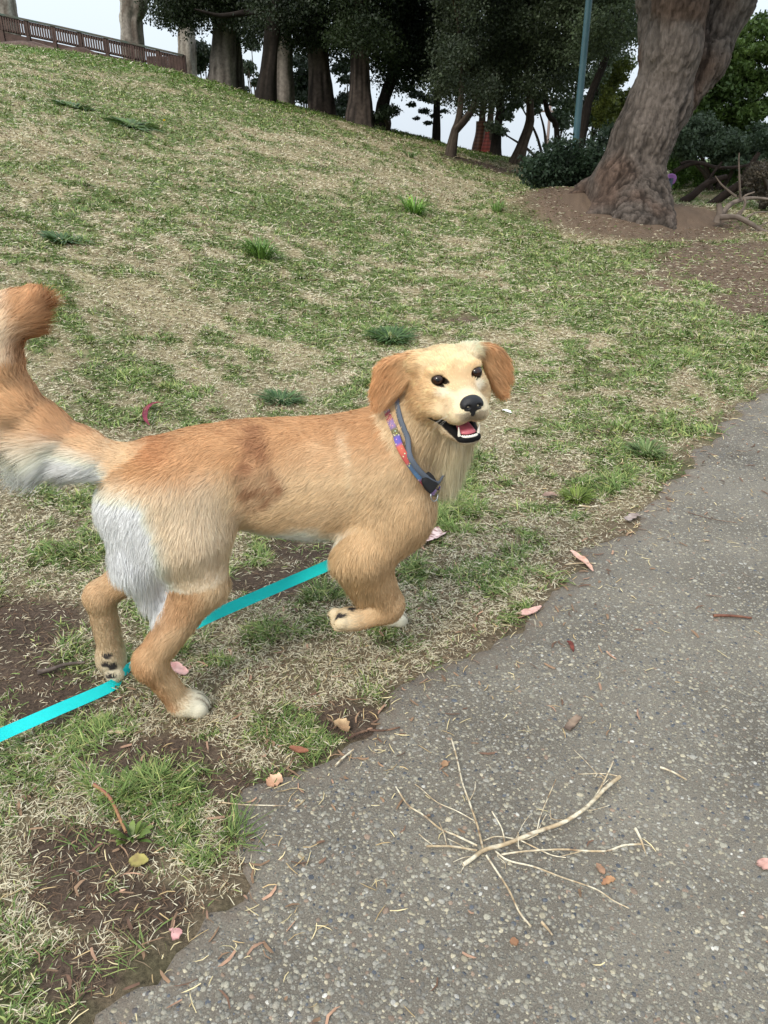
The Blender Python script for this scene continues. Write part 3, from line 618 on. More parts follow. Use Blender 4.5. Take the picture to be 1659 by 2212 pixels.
# dark ivy mound left of the giant trunk
bush("ivy_mound", "rounded mound of dark ivy at the left foot of the giant trunk", 1215, 392, 12.2, rnd_items([(1160, 372), (1188, 352), (1215, 330), (1245, 316), (1275, 315), (1230, 362), (1270, 364), (1290, 350), (1200, 374), (1175, 362), (1250, 350), (1300, 330), (1310, 300), (1225, 385), (1260, 388), (1195, 388), (1165, 384), (1300, 376)], 60, 24, 14, 12), ((34, 50, 34), (58, 80, 54)), 330, .05, 14, False, 1.0)
# ---- the giant tree: one surface grown from its roots and three stems
GY = 10.4
gb_ = base_at(1360, 440, GY)
def gp(px, py, dy=0): return at_y(px, py, GY + dy)
G_ = [((1354, 452, .0), (1358, 390, .05), .50, .39), ((1358, 390, .05), (1387, 300, .05), .39, .355), ((1387, 300, .05), (1424, 222, .05), .355, .35), ((1424, 222, .05), (1452, 110, -.10), .33, .30), ((1452, 110, -.10), (1466, 0, -.15), .30, .29), ((1466, 0, -.15), (1476, -260, -.2), .29, .25),
      ((1424, 225, .25), (1414, 120, .45), .22, .165), ((1414, 120, .45), (1408, 0, .6), .165, .155), ((1408, 0, .6), (1396, -260, .8), .155, .13),
      ((1446, 240, .20), (1522, 130, .30), .25, .24), ((1522, 130, .30), (1582, 0, .35), .24, .24), ((1582, 0, .35), (1690, -240, .4), .24, .20)]
def rt(px, y, dz=-.02):
    p = at_y(px, 440, y); return (p[0], p[1], float(T(np.array([p[0]]), np.array([p[1]]))[0]) + dz)
ROOTS = [((1340, 405, -.1), (1262, 10.9), .22, .09), ((1345, 400, .2), (1238, 11.4), .20, .06), ((1332, 425, -.2), (1296, 10.0), .22, .08), ((1360, 430, -.2), (1345, 9.7), .28, .12), ((1380, 430, -.2), (1392, 9.55), .28, .12), ((1395, 430, -.1), (1434, 9.75), .26, .13), ((1400, 425, .3), (1436, 10.7), .26, .12), ((1355, 430, .6), (1330, 11.4), .26, .10)]
G_ = [(gp(*a), gp(*b), ra, rb) for a, b, ra, rb in G_] + [(gp(*a), np.array(rt(*b)), ra, rb) for a, b, ra, rb in ROOTS] + [(np.array(rt(1434, 9.75)), np.array(rt(1468, 9.3, -.03)), .12, .04), (np.array(rt(1262, 10.9)), np.array(rt(1225, 10.7, -.02)), .07, .035), (np.array(rt(1296, 10.0)), np.array(rt(1262, 9.8, -.02)), .07, .03)]
def giant(P):
    F = np.full(P.shape[:-1], 3.0, np.float32)
    for i, (a, b, ra, rb) in enumerate(G_): F = smin(F, sd_cone(P, a, b, ra, rb).astype(np.float32), .10 if i < 10 else .20)
    return F
allp = np.array([q for g in G_ for q in g[:2]]); F, o = grid_eval(giant, allp.min(0) - .7, allp.max(0) + np.array([.6, .7, .3]), .045)
Vt, Qt = surface_nets(F, o, .045)
# subdivide once: midpoints, so the bark has something to be carved in
def subdiv(V, Q):
    e = np.sort(np.stack([Q, np.roll(Q, -1, 1)], -1).reshape(-1, 2), 1); ue, inv = np.unique(e, axis=0, return_inverse=True); inv = inv.reshape(-1, 4)
    me_ = (V[ue[:, 0]] + V[ue[:, 1]]) / 2 ; fc = V[Q].mean(1); n0, n1 = len(V), len(V) + len(ue); f = np.arange(len(Q)) + n1
    Vn = np.concatenate([V, me_, fc]); q = [np.stack([Q[:, i], inv[:, i] + n0, f, inv[:, i - 1] + n0], 1) for i in range(4)]
    return Vn, np.concatenate(q)
m = Vt[:, 2] < allp[:, 2].max() + .2
Vt, Qt = subdiv(Vt, Qt); Nt = grad(giant, Vt.astype(np.float32), .02)
# bark coordinates: stretched along the stem
ax_t = nrmz(np.cross(Nt, np.array([[1.0, .2, .0]]))) ; lean_ = nrmz(np.array([.28, 0, 1.0]))
sx_ = Vt - (Vt @ lean_)[:, None] * lean_ * .90
warp = np.stack([vnoise(Vt, 3.2, 40 + i) for i in range(3)], 1) - .5
bk = sx_ + warp * .10
big_ = fbm(Vt, 1.2, 13, 2)
cr1 = sstep(.20, .0, np.abs(2 * fbm(bk, 8.5, 11, 2) - 1)); cr2 = sstep(.22, 0, np.abs(2 * vnoise(bk, 21, 12) - 1)); cr3 = sstep(.25, 0, np.abs(2 * vnoise(sx_ * .5 + Vt * .5 + warp * .05, 20, 15) - 1))
amp = sstep(.25, .6, fbm(Vt, 1.0, 31, 2)) * .5 + .6
disp = -(.022 * cr1 + .016 * cr2 + .010 * cr3) * amp + .012 + .05 * (big_ - .5)
Vt2 = Vt + Nt * disp[:, None]
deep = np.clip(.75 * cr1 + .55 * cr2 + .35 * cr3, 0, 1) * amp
cA, cB, cC_ = srgb(122, 112, 105), srgb(104, 94, 86), srgb(104, 84, 72)
wv_ = fbm(Vt, .9, 19, 3)[:, None]; C = cA + (cB - cA) * sstep(.35, .65, wv_); C = C + (cC_ - C) * sstep(.52, .68, fbm(Vt, 1.5, 23, 3))[:, None] * .8
C = C + (srgb(120, 114, 110) - C) * sstep(.1, .5, Vt[:, 0] - gp(1500, 150)[0] + (Vt[:, 2] - 2) * -.2)[:, None] * .6
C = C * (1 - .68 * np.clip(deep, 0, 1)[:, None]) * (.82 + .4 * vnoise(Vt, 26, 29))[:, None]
giant_t = empty("giant_tree", tuple(gb_)); tag(giant_t, "giant tree with furrowed brown bark and three thick stems", "tree")
def face_vn(V, Q):
    n_ = np.cross(V[Q[:, 2]] - V[Q[:, 0]], V[Q[:, 3]] - V[Q[:, 1]]); out = np.zeros_like(V)
    for k in range(4): np.add.at(out, Q[:, k], n_)
    return nrmz(out)
gm_, gn_, gl_, gb2 = new_mat("furrowed_bark"); a = gn_.new("ShaderNodeAttribute"); a.attribute_name = "Col"; tc = gn_.new("ShaderNodeTexCoord")
mp = gn_.new("ShaderNodeMapping"); mp.inputs["Scale"].default_value = (1, 1, .32); mp.inputs["Rotation"].default_value = (0, .27, 0)
nz = gn_.new("ShaderNodeTexNoise"); nz.inputs["Scale"].default_value = 28; nz.inputs["Detail"].default_value = 8; nz.inputs["Roughness"].default_value = .7
mr = gn_.new("ShaderNodeMapRange"); mr.inputs[1].default_value = .3; mr.inputs[2].default_value = .7; mr.inputs[3].default_value = .55; mr.inputs[4].default_value = 1.35
vm = gn_.new("ShaderNodeVectorMath"); vm.operation = 'SCALE'; bp = gn_.new("ShaderNodeBump"); bp.inputs["Distance"].default_value = .05
gl_.new(tc.outputs["Object"], mp.inputs["Vector"]); gl_.new(mp.outputs[0], nz.inputs["Vector"]); gl_.new(nz.outputs[0], mr.inputs[0]); gl_.new(a.outputs["Color"], vm.inputs[0]); gl_.new(mr.outputs[0], vm.inputs["Scale"])
gl_.new(vm.outputs[0], gb2.inputs["Base Color"]); gl_.new(nz.outputs[0], bp.inputs["Height"]); gl_.new(bp.outputs[0], gb2.inputs["Normal"]); gb2.inputs["Roughness"].default_value = .95; gb2.inputs["Specular IOR Level"].default_value = .15
mesh_np("trunk", shift(gb_, Vt2), [Qt], gm_, C, parent=giant_t)
gcl = []
for _ in range(150):
    x_, y_ = r_.uniform(1180, 2000), r_.uniform(-900, -150); gcl.append((*at_y(x_, y_, GY + r_.uniform(-1.5, 3)), r_.uniform(.35, .6)))
gcl = np.array(gcl); V, P_, C = leaf_cards(gcl[:, :3], gcl[:, 3], 160, .13, 9, ((44, 58, 36), (74, 90, 54))); mesh_np("crown", shift(gb_, V), P_, leaf_mat, C, parent=giant_t, smooth=False)

# ---- bare arching branches at the right
def twig_thing(name, label, cat, chains, mat, col, base=None, group=None, ns=7, jit=.0, seed=0):
    """chains of (x,y,z,r) points joined as one mesh"""
    base = np.array(chains[0][0][:3]) if base is None else np.array(base)
    V, P_, C = merge([limb([c[:3] for c in ch], [c[3] for c in ch], seed + i, ns, ring=max(.003, ch[0][3] * 1.6), flute=.10, detail=.10, cfun=col) for i, ch in enumerate(chains)])
    o = mesh_np(name, shift(base, V), P_, mat, C); o.location = tuple(base); tag(o, label, cat, group); return o
def br(pts, r0, r1, y, dy=0):
    n = len(pts); return [(*at_y(p[0], p[1], y + dy * i / max(n - 1, 1)), r0 + (r1 - r0) * i / (n - 1)) for i, p in enumerate(pts)]
def twig_col(c1, c2, c3, f=55):
    c1, c2, c3 = srgb(*c1), srgb(*c2), srgb(*c3)
    def g(V, th, n, ns, seed):
        a = sstep(.38, .62, fbm(V, f, seed, 3))[:, None]; b = sstep(.60, .70, fbm(V, f * 2.2, seed + 4, 2))[:, None]
        C = c1 + (c2 - c1) * a; return (C + (c3 - C) * b * .8) * (.85 + .3 * vnoise(V, f * 4, seed))[:, None]
    return g
darkb = bark_col((60, 50, 44), (44, 36, 32)); greyb = bark_col((124, 112, 102), (92, 82, 74))
twig_thing("arching_branches", "dark arching branches rising right of the giant trunk", "branch",
  [br([(1462, 452), (1480, 432), (1500, 420), (1520, 400), (1540, 390), (1570, 382)], .07, .04, 12.5), br([(1500, 458), (1530, 448), (1560, 425), (1600, 398), (1640, 370)], .08, .05, 12.3), br([(1455, 372), (1480, 358), (1510, 352), (1550, 362), (1600, 360), (1640, 350)], .035, .02, 12.8), br([(1470, 354), (1490, 348), (1530, 352)], .02, .01, 12.8),
   br([(1530, 398), (1540, 375), (1560, 350)], .03, .015, 12.5), br([(1600, 398), (1620, 360), (1640, 330)], .05, .03, 12.3)], bark_mat, darkb)
twig_thing("grey_branches", "pale grey bare branches sprawling in front of the pale rock", "branch",
  [br([(1548, 482), (1556, 460), (1552, 440)], .05, .03, 9.6), br([(1556, 468), (1580, 440), (1620, 428), (1660, 430)], .035, .015, 9.6, .4), br([(1555, 470), (1590, 468), (1620, 482), (1650, 500), (1680, 505)], .035, .02, 9.5, -.3), br([(1595, 470), (1610, 440), (1606, 425), (1630, 415)], .018, .008, 9.5), br([(1603, 478), (1630, 460), (1660, 458)], .015, .006, 9.5), br([(1590, 425), (1560, 400), (1545, 380)], .015, .005, 9.6), br([(1600, 432), (1598, 400), (1596, 350), (1597, 330)], .014, .006, 9.6), br([(1640, 490), (1660, 480), (1680, 482)], .01, .005, 9.5), br([(1625, 483), (1640, 505), (1665, 520)], .012, .005, 9.4, -.3), br([(1588, 468), (1600, 455), (1622, 450)], .010, .004, 9.5)], bark_mat, greyb, seed=30)
# ---- pale rock
def rock(name, label, c, r, seed, mat, flatn=.5, n=40):
    V, Q = uv_sphere((0, 0, 0), 1, n, n // 2); d = 1 + (fbm(V + seed, 1.4, seed, 3) - .5) * .9; V = V * d[:, None] * np.array(r); o = mesh_np(name, V, [Q], mat, parent=None); o.location = tuple(c); tag(o, label, "rock"); return o
rk = at_y(1592, 488, 10.6); rock("boulder", "low pale boulder behind the grey bare branches", (rk[0], rk[1], rk[2] - .10), (.55, .35, .20), 4, mat_plain("pale_rock", srgb(176, 170, 160), rough=.9, noise=(6, srgb(140, 132, 122)), bump=.02))
# ---- lamp post
LY = 15.0; lb0 = base_at(1243, 330, LY); l1 = at_y(1279, -10, LY); ldir = np.array([0, 0, 1.0])
lx = at_y(1243, 310, LY); lamp = empty("lamp_post", (lx[0], lx[1], lb0[2])); tag(lamp, "tall teal painted lamp post between the dark trunks", "lamp post")
teal = mat_plain("teal_paint", srgb(42, 76, 86), rough=.5, noise=(3, srgb(58, 90, 98)))
def lathe(prof, ns=20):
    th = np.linspace(0, 2 * np.pi, ns, endpoint=False); V = np.array([[r * math.cos(t), r * math.sin(t), z] for r, z in prof for t in th]); n = len(prof)
    i = np.arange(n - 1)[:, None] * ns; j = np.arange(ns)[None]; return V, np.stack([i + j, i + (j + 1) % ns, i + ns + (j + 1) % ns, i + ns + j], -1).reshape(-1, 4)
V, Q = lathe([(0, 0), (.12, 0), (.12, .12), (.08, .2), (.060, .5), (.052, 4.5), (.045, 7.6), (0, 7.62)]); mesh_np("pole", V, [Q], teal, parent=lamp)
V, Q = lathe([(0, 7.55), (.09, 7.56), (.26, 7.75), (.30, 7.9), (.22, 8.05), (.05, 8.12), (0, 8.12)]); mesh_np("lamp_head", V, [Q], mat_plain("lamp_glass", srgb(215, 215, 205), rough=.3), parent=lamp)
# ---- utility pole far off
uy = 60; ub = at_y(1180, 340, uy); up0 = empty("utility_pole", (ub[0], ub[1], ub[2] - 1.5)); tag(up0, "thin distant utility pole against the white sky", "pole")
V, Q = lathe([(0, 0), (.12, 0), (.09, 5.2), (0, 5.2)], 10); wood_m = mat_plain("old_wood", srgb(120, 104, 100), rough=.9); mesh_np("pole", V, [Q], wood_m, parent=up0)
def box(c, s):
    v = np.array([[i, j, k] for i in (-.5, .5) for j in (-.5, .5) for k in (-.5, .5)]) * np.array(s) + np.array(c)
    return v, [np.array([[0, 1, 3, 2], [4, 6, 7, 5], [0, 4, 5, 1], [2, 3, 7, 6], [0, 2, 6, 4], [1, 5, 7, 3]])], np.ones((8, 3))
V, P_, _ = merge([box((0, 0, 4.4), (1.4, .10, .12))]); mesh_np("crossarm", V, P_, wood_m, parent=up0, smooth=False)
# ---- red safety netting round a trunk
for (px, py, py2, y, lab, colr, wd) in ((1049, 300, 276, 25.5, "red orange safety netting wrapped round a thin trunk", (150, 58, 46), .13), (1031, 298, 262, 25.8, "faded orange mesh wrapped round the trunk left of the red netting", (110, 70, 54), .165)):
    b = base_at(px, py, y); top = at_y(px + 6, py2, y); h = top[2] - b[2]
    V, Q = lathe([(wd + .02 * math.sin(7 * z), z) for z in np.linspace(.15, h, 14)], 18); V[:, 0] += V[:, 2] * .12
    m, n_, l_, b_ = new_mat("netting"); tc = n_.new("ShaderNodeTexCoord"); wv2 = n_.new("ShaderNodeTexWave"); wv2.bands_direction = 'Z'; wv2.inputs["Scale"].default_value = 3.2; cr = n_.new("ShaderNodeValToRGB")
    cr.color_ramp.elements[0].color = (*srgb(*colr), 1); cr.color_ramp.elements[1].color = (*(srgb(*colr) * .45), 1); l_.new(tc.outputs["Object"], wv2.inputs["Vector"]); l_.new(wv2.outputs["Fac"], cr.inputs[0]); l_.new(cr.outputs[0], b_.inputs["Base Color"])
    o = mesh_np("safety_netting", V, [Q], m); o.location = tuple(b); tag(o, lab, "netting")
    tp = [b + np.array([0, 0, -.1]), b + np.array([.12 * h, 0, h]), at_y(px + 14, py2 - 60, y), at_y(px + 22, py2 - 160, y)]
    make_tree("thin_tree", ("thin trunk inside the red netting" if wd < .15 else "trunk inside the faded orange mesh"), b, [(tp, (.13, .11, .09, .07), 10, MID)], None, None)
# ---- post with a purple top behind the giant trunk
pb0 = base_at(1430, 440, 13.0); pbt = at_y(1436, 400, 13.0); post = empty("marker_post", tuple(pb0)); tag(post, "dark blue post with a purple round top half hidden by the giant trunk", "post")
V, Q = lathe([(0, 0), (.09, 0), (.08, pbt[2] - pb0[2] + .1), (0, pbt[2] - pb0[2] + .1)], 14); V[:, 0] += V[:, 2] * .10; mesh_np("post", V, [Q], mat_plain("navy_paint", srgb(44, 52, 68), rough=.6), parent=post)
pc_ = at_y(1449, 387, 13.0) - pb0; V, Q = uv_sphere(pc_, .085, 20, 14); V[:, 1] = pc_[1] + (V[:, 1] - pc_[1]) * .4; V += (vnoise(V, 14, 3)[:, None] - .5) * .03; mesh_np("purple_top", V, [Q], mat_plain("purple", srgb(150, 98, 160), rough=.7), parent=post)
# ---- fence along the top of the slope
FY = 26.5
top_px = [(-60, 22), (0, 35), (132, 63), (264, 93), (397, 124)]; tops = np.array([at_y(a, b - 2, FY) for a, b in top_px]); tops = resample(tops, 150)
fence = empty("railing_fence", tuple(tops[75] - np.array([0, 0, 1.0]))); tag(fence, "red brown wooden railing fence along the top of the slope", "fence"); f0_ = np.array(fence.location)
red_w = mat_plain("red_brown_wood", srgb(84, 64, 58), rough=.85, noise=(5, srgb(64, 48, 44)), bump=.004); cap_m = mat_plain("green_cap_paint", srgb(58, 80, 72), rough=.7, noise=(4, srgb(86, 70, 60)))
def rail(P, w, h, dz, off=0):
    V = np.stack([P + np.array([0, s * w / 2 + off, dz + t * h / 2]) for s, t in ((-1, -1), (1, -1), (1, 1), (-1, 1))], 1).reshape(-1, 3); n = len(P); i = np.arange(n - 1)[:, None] * 4; j = np.arange(4)[None]
    return V, [np.stack([i + j, i + 4 + j, i + 4 + (j + 1) % 4, i + (j + 1) % 4], -1).reshape(-1, 4), np.array([[0, 1, 2, 3]]), np.array([[4 * n - 1, 4 * n - 2, 4 * n - 3, 4 * n - 4]])], np.ones((len(V), 3))
V, P_, _ = rail(tops - f0_, .16, .05, .025); mesh_np("cap_rail", V, P_, cap_m, parent=fence, smooth=False)
V, P_, _ = merge([rail(tops - f0_, .05, .09, -.055), rail(tops - f0_, .05, .07, -.36, .003), rail(tops - f0_, .03, .36, -.60, .006)]); mesh_np("rail", V, P_, red_w, parent=fence, smooth=False)
bs = [box(p - f0_ + np.array([0, -.045, -.20]), (.044, .035, .34)) for p in resample(tops, 84)]
V, P_, _ = merge(bs); mesh_np("baluster", V, P_, red_w, parent=fence, smooth=False)['kind'] = 'stuff'
for p in resample(tops, 9):
    V, P_, _ = box(p - f0_ + np.array([0, .0, -.55]), (.10, .10, 1.16)); mesh_np("post", V, P_, red_w, parent=fence, smooth=False)
endp = tops[-1]; V, P_, _ = merge([box(endp - f0_ + np.array([-.07 - .09 * k, -.06, -.50]), (.082, .03, 1.0)) for k in range(12)]); mesh_np("board_panel", V, P_, red_w, parent=fence, smooth=False)
# weathered log and stones under the left of the fence
for k, (px, py, L, lab) in enumerate(((60, 84, 60, "weathered log lying in front of the left end of the fence"), (170, 100, 40, "short dark log lying in the grass below the fence"))):
    b = base_at(px, py, 24.5); a_ = at_y(px - L, py - L * .2, 24.5); c_ = at_y(px + L, py + L * .22, 24.3)
    for q in (a_, c_): q[2] = float(T(np.array([q[0]]), np.array([q[1]]))[0]) + .12
    mid = (a_ + c_) / 2 + np.array([0, 0, .05]); V, P_, C = limb([a_, mid, c_], (.16, .19, .12), 50 + k, 12, cfun=bark_col((112, 96, 88), (74, 60, 54))); o = mesh_np("log", V - mid, P_, bark_mat, C); o.location = tuple(mid); tag(o, lab, "log")
NHAIR = 330000
# ================================================================== THE DOG
DO = np.array([-.462, 1.411, 0.0]); DTH = math.radians(20)
EX = np.array([math.cos(DTH), math.sin(DTH), 0]); EY = np.array([-math.sin(DTH), math.cos(DTH), 0])
def PD(px, py, Y):
    """the point of the dog's own space seen at a place of the photograph, Y metres left of its middle plane"""
    d = ray(px, py); c0 = np.array([0, 0, CAM_H]) - DO
    t = (Y - c0 @ EY) / (d @ EY); w = c0 + t * d
    return np.array([w @ EX, Y, w[2]])
HM = np.array([[0.9956, -0.0638, -0.0688], [-0.0571, -0.9939, 0.0948], [0.0744, 0.0904, 0.9931]])
HT = np.array([0.5958, -0.0918, 0.6791]); HS = 1.0225
def hl(P): return ((P - HT.astype(np.float32)) @ HM.astype(np.float32)) / np.float32(HS)   # dog space -> head space (left, forward, up)
def hw(q): return HM @ (np.asarray(q, float) * HS) + HT
def hd(v): return HM @ np.asarray(v, float)
def head_plane(px, py, f0):
    """head-space point on the plane forward = f0 seen at a place of the photograph"""
    d = ray(px, py); dd = np.array([d @ EX, d @ EY, d[2]]); c0w = np.array([0, 0, CAM_H]) - DO; c0 = np.array([c0w @ EX, c0w @ EY, c0w[2]])
    a = (c0 - HT) @ HM / HS; b = dd @ HM / HS
    t = (f0 - a[1]) / b[1]
    return a + t * b

PR = []          # the dog's volumes: function, blend, lo, hi, flow, hair length, colour, id
def prim(fn, lo, hi, k, flow, hl_, col, tagname=''):
    PR.append(dict(f=fn, lo=np.minimum(lo, hi), hi=np.maximum(lo, hi), k=k, flow=flow, len=hl_, col=srgb(*col), n=tagname))
def cone(a, b, ra, rb, k=.025, flow=None, ln=.02, col=(220, 180, 135), n=''):
    a = np.array(a, float); b = np.array(b, float); r = max(ra, rb)
    fl = nrmz(b - a) if flow is None else np.array(flow, float)
    prim(lambda P: sd_cone(P, a, b, ra, rb), np.minimum(a, b) - r, np.maximum(a, b) + r, k, fl, ln, col, n)
def ell(c, r, M=None, k=.03, flow=(-1, 0, -.4), ln=.02, col=(220, 180, 135), n=''):
    c = np.array(c, float); R = max(r)
    prim(lambda P: sd_ell(P, c, r, M), c - R, c + R, k, np.array(flow, float), ln, col, n)

GOLD, PALE, WHITE = (205, 152, 100), (224, 190, 150), (254, 248, 240)
ORNG, TAN, CREAM = (196, 132, 76), (205, 160, 112), (236, 222, 196)
# ---- trunk: a loft along the back
tx = np.array([-.10, -.06, -.02, .04, .10, .16, .22, .30, .38, .45, .50, .545, .580, .61])
tt = np.array([.525, .558, .582, .600, .608, .611, .611, .604, .599, .604, .600, .565, .51, .46])
tb = np.array([.44, .40, .37, .38, .395, .385, .360, .334, .324, .318, .310, .310, .335, .38])
tw = np.array([.045, .070, .085, .092, .092, .094, .101, .110, .114, .112, .104, .088, .065, .035])
xs = np.linspace(-.12, .66, 400)
def smooth_tab(v):
    y = np.interp(xs, tx, v); kk = np.hanning(31); kk /= kk.sum()
    yp = np.pad(y, 15, mode='edge'); return np.convolve(yp, kk, 'valid')
TT, TB, TW = smooth_tab(tt), smooth_tab(tb), smooth_tab(tw)
def torso(P):
    X = P[..., 0]
    t, b, w = np.interp(X, xs, TT), np.interp(X, xs, TB), np.interp(X, xs, TW)
    zc = (t + b) / 2 + .012; a = (t - b) / 2
    up = P[..., 2] > zc
    az = np.where(up, t - zc, zc - b)
    q = np.sqrt((P[..., 1] / w) ** 2 + ((P[..., 2] - zc) / az) ** 2)
    d = (q - 1) * np.minimum(w, az)
    e = np.maximum(X - .592, -.095 - X)
    return smax(d, e, .05).astype(np.float32)
prim(torso, (-.13, -.14, .27), (.67, .14, .63), .03, np.array([-1, 0, -.38]), .018, (224, 186, 142), 'torso')
# ---- chest, shoulders
ell((.502, -.020, .392), (.070, .072, .072), k=.05, flow=(-.5, 0, -.8), ln=.034, col=(232, 206, 168), n='chest')
ell((.490, -.080, .425), (.078, .050, .110), k=.05, flow=(-.5, 0, -.9), ln=.024, col=(218, 180, 135), n='shoulder')
ell((.462, .080, .430), (.070, .048, .110), k=.05, flow=(-.5, 0, -.9), ln=.024, col=(218, 180, 135), n='shoulder')
# ---- near foreleg, lifted and folded
cone((.495, -.090, .385), (.408, -.104, .318), .062, .052, k=.04, flow=(-.4, 0, -1), ln=.020, col=(214, 172, 122), n='upper')
cone((.408, -.104, .318), (.462, -.098, .190), .052, .034, k=.03, flow=(.3, 0, -1), ln=.013, col=(214, 170, 120), n='fore')
cone((.370, -.100, .310), (.405, -.098, .225), .026, .016, k=.03, flow=(-.6, 0, -1), ln=.042, col=(222, 188, 142), n='forefeather')
ell((.468, -.098, .178), (.033, .028, .034), k=.02, flow=(-.2, 0, -1), ln=.009, col=(212, 166, 116), n='carpus')
cone((.462, -.098, .168), (.395, -.100, .160), .028, .025, k=.02, flow=(-1, 0, 0), ln=.010, col=(214, 170, 120), n='meta')
ell((.368, -.101, .166), (.028, .028, .025), k=.016, flow=(-1, 0, .1), ln=.009, col=(220, 190, 150), n='paw')
for dy, dz in ((-.021, .004), (-.008, -.010), (.008, -.010), (.021, .004)):
    ell((.348, -.101 + dy, .168 + dz), (.016, .0100, .014), k=.006, flow=(-1, 0, .2), ln=.007, col=(224, 200, 165), n='toe')
# ---- far foreleg, planted
cone((.465, .085, .385), (.455, .090, .290), .054, .042, k=.04, flow=(-.2, 0, -1), ln=.018, col=(210, 165, 115), n='upper')
cone((.455, .090, .290), (.515, .080, .130), .042, .028, k=.03, flow=(0, 0, -1), ln=.013, col=(214, 172, 122), n='fore')
cone((.515, .080, .130), (.520, .078, .050), .028, .025, k=.02, flow=(0, 0, -1), ln=.009, col=(222, 190, 150), n='meta')
ell((.540, .078, .026), (.038, .031, .024), k=.02, flow=(1, 0, -.1), ln=.008, col=CREAM, n='paw')
for dy in (-.023, -.008, .008, .023):
    ell((.566 - abs(dy) * .35, .078 + dy, .019), (.019, .0105, .016), k=.0028, flow=(1, 0, -.2), ln=.0042, col=CREAM, n='toe')
for cx, cy, dys in ((.540, .078, (-.023, -.008, .008, .023)), (.008, -.098, (-.024, -.008, .008, .024))):
    for dy in dys:
        x0_ = cx + (.044 if cx > .3 else .047) - abs(dy) * .37
        cone((x0_, cy + dy, .014), (x0_ + .008, cy + dy, .006), .0030, .0012, k=.001, flow=(1, 0, 0), ln=.0004, col=(70, 58, 50), n='claw')
# ---- near hind leg, planted
ell((.035, -.075, .430), (.100, .056, .120), k=.05, flow=(-.35, 0, -1), ln=.026, col=(226, 196, 160), n='thigh')
cone((.050, -.082, .40), (.070, -.098, .315), .074, .040, k=.04, flow=(-.3, 0, -1), ln=.024, col=(224, 192, 152), n='thigh')
cone((.070, -.098, .315), (-.048, -.098, .165), .042, .031, k=.035, flow=(-.7, 0, -.8), ln=.017, col=(220, 180, 134), n='shin')
ell((-.060, -.098, .150), (.030, .027, .033), k=.02, flow=(0, 0, -1), ln=.011, col=(206, 156, 106), n='hock')
cone((-.052, -.098, .140), (-.012, -.098, .050), .029, .026, k=.02, flow=(.4, 0, -1), ln=.012, col=(214, 172, 124), n='meta')
ell((.008, -.098, .030), (.040, .033, .027), k=.02, flow=(1, 0, -.2), ln=.006, col=CREAM, n='paw')
for dy in (-.024, -.008, .008, .024):
    ell((.037 - abs(dy) * .4, -.098 + dy, .022), (.020, .011, .018), k=.0028, flow=(1, 0, -.2), ln=.0042, col=CREAM, n='toe')
# ---- far hind leg, pushing off
ell((.028, .070, .440), (.082, .050, .100), k=.05, flow=(-.35, 0, -1), ln=.026, col=(224, 196, 160), n='thigh')
cone((.030, .080, .40), (.040, .085, .320), .070, .048, k=.04, flow=(-.3, 0, -1), ln=.018, col=(214, 175, 130), n='thigh')
cone((.040, .085, .320), (-.128, .085, .232), .048, .031, k=.03, flow=(-.9, 0, -.4), ln=.016, col=(208, 164, 118), n='shin')
ell((-.142, .085, .226), (.028, .026, .028), k=.02, flow=(-.3, 0, -1), ln=.008, col=(206, 162, 116), n='hock')
cone((-.138, .085, .212), (-.134, .083, .092), .030, .028, k=.02, flow=(0, 0, -1), ln=.011, col=(210, 172, 130), n='meta')
ell((-.138, .082, .060), (.034, .031, .036), k=.02, flow=(0, 0, -1), ln=.009, col=(216, 190, 156), n='paw')
for dy in (-.024, -.008, .008, .024):
    ell((-.142 + abs(dy) * .3, .082 + dy, .031), (.021, .011, .019), k=.006, flow=(0, 0, -1), ln=.007, col=(226, 208, 180), n='toe')
# ---- breeches (the white trousers of the buttocks)
cone((-.058, -.030, .465), (-.054, -.062, .375), .047, .036, k=.04, flow=(.10, 0, -1), ln=.030, col=WHITE, n='breech')
cone((-.054, -.062, .375), (-.020, -.080, .262), .035, .016, k=.035, flow=(.42, 0, -1), ln=.040, col=WHITE, n='breech')
cone((-.052, .020, .465), (-.046, .040, .415), .044, .030, k=.04, flow=(.25, 0, -1), ln=.026, col=WHITE, n='breech')
# ---- tail: rises behind, sweeps out of the picture and comes back as a plume
tl = [(.000, 0, .550), (-.055, 0, .552), (-.115, .002, .590), (-.175, .004, .640), (-.222, .006, .700), (-.238, .006, .765), (-.228, .006, .815), (-.192, .004, .846), (-.160, .002, .868)]
tr = [.045, .036, .036, .038, .040, .042, .036, .034, .024]
for i in range(len(tl) - 1):
    wcol = [(220, 178, 130), (214, 168, 118), (210, 160, 108), (208, 156, 104), (210, 158, 106), (212, 160, 108), (210, 154, 102), (206, 146, 92)][i]
    cone(tl[i], tl[i + 1], tr[i], tr[i + 1], k=.022, flow=((.5, 0, 1) if i == 7 else None), ln=[.022, .028, .040, .045, .040, .034, .042, .042][i], col=wcol, n='tail%d' % i)
cone((-.100, .002, .560), (-.185, .004, .590), .018, .020, k=.03, flow=(-.8, 0, -.6), ln=.06, col=WHITE, n='tailunder')
cone((-.185, .004, .592), (-.255, .006, .655), .018, .022, k=.03, flow=(-.8, 0, -.4), ln=.055, col=(238, 228, 215), n='tailunder')
# ---- neck
cone((.500, -.005, .500), (.562, -.035, .590), .092, .076, k=.04, flow=(-.55, .1, -.8), ln=.030, col=(222, 186, 142), n='neck')
cone((.562, -.035, .590), (.600, -.070, .655), .074, .064, k=.03, flow=(-.35, .1, -.9), ln=.026, col=(224, 190, 146), n='neck')
cone((.622, -.090, .590), (.604, -.072, .480), .038, .030, k=.030, flow=(.16, -.10, -1), ln=.052, col=(246, 226, 190), n='ruff')
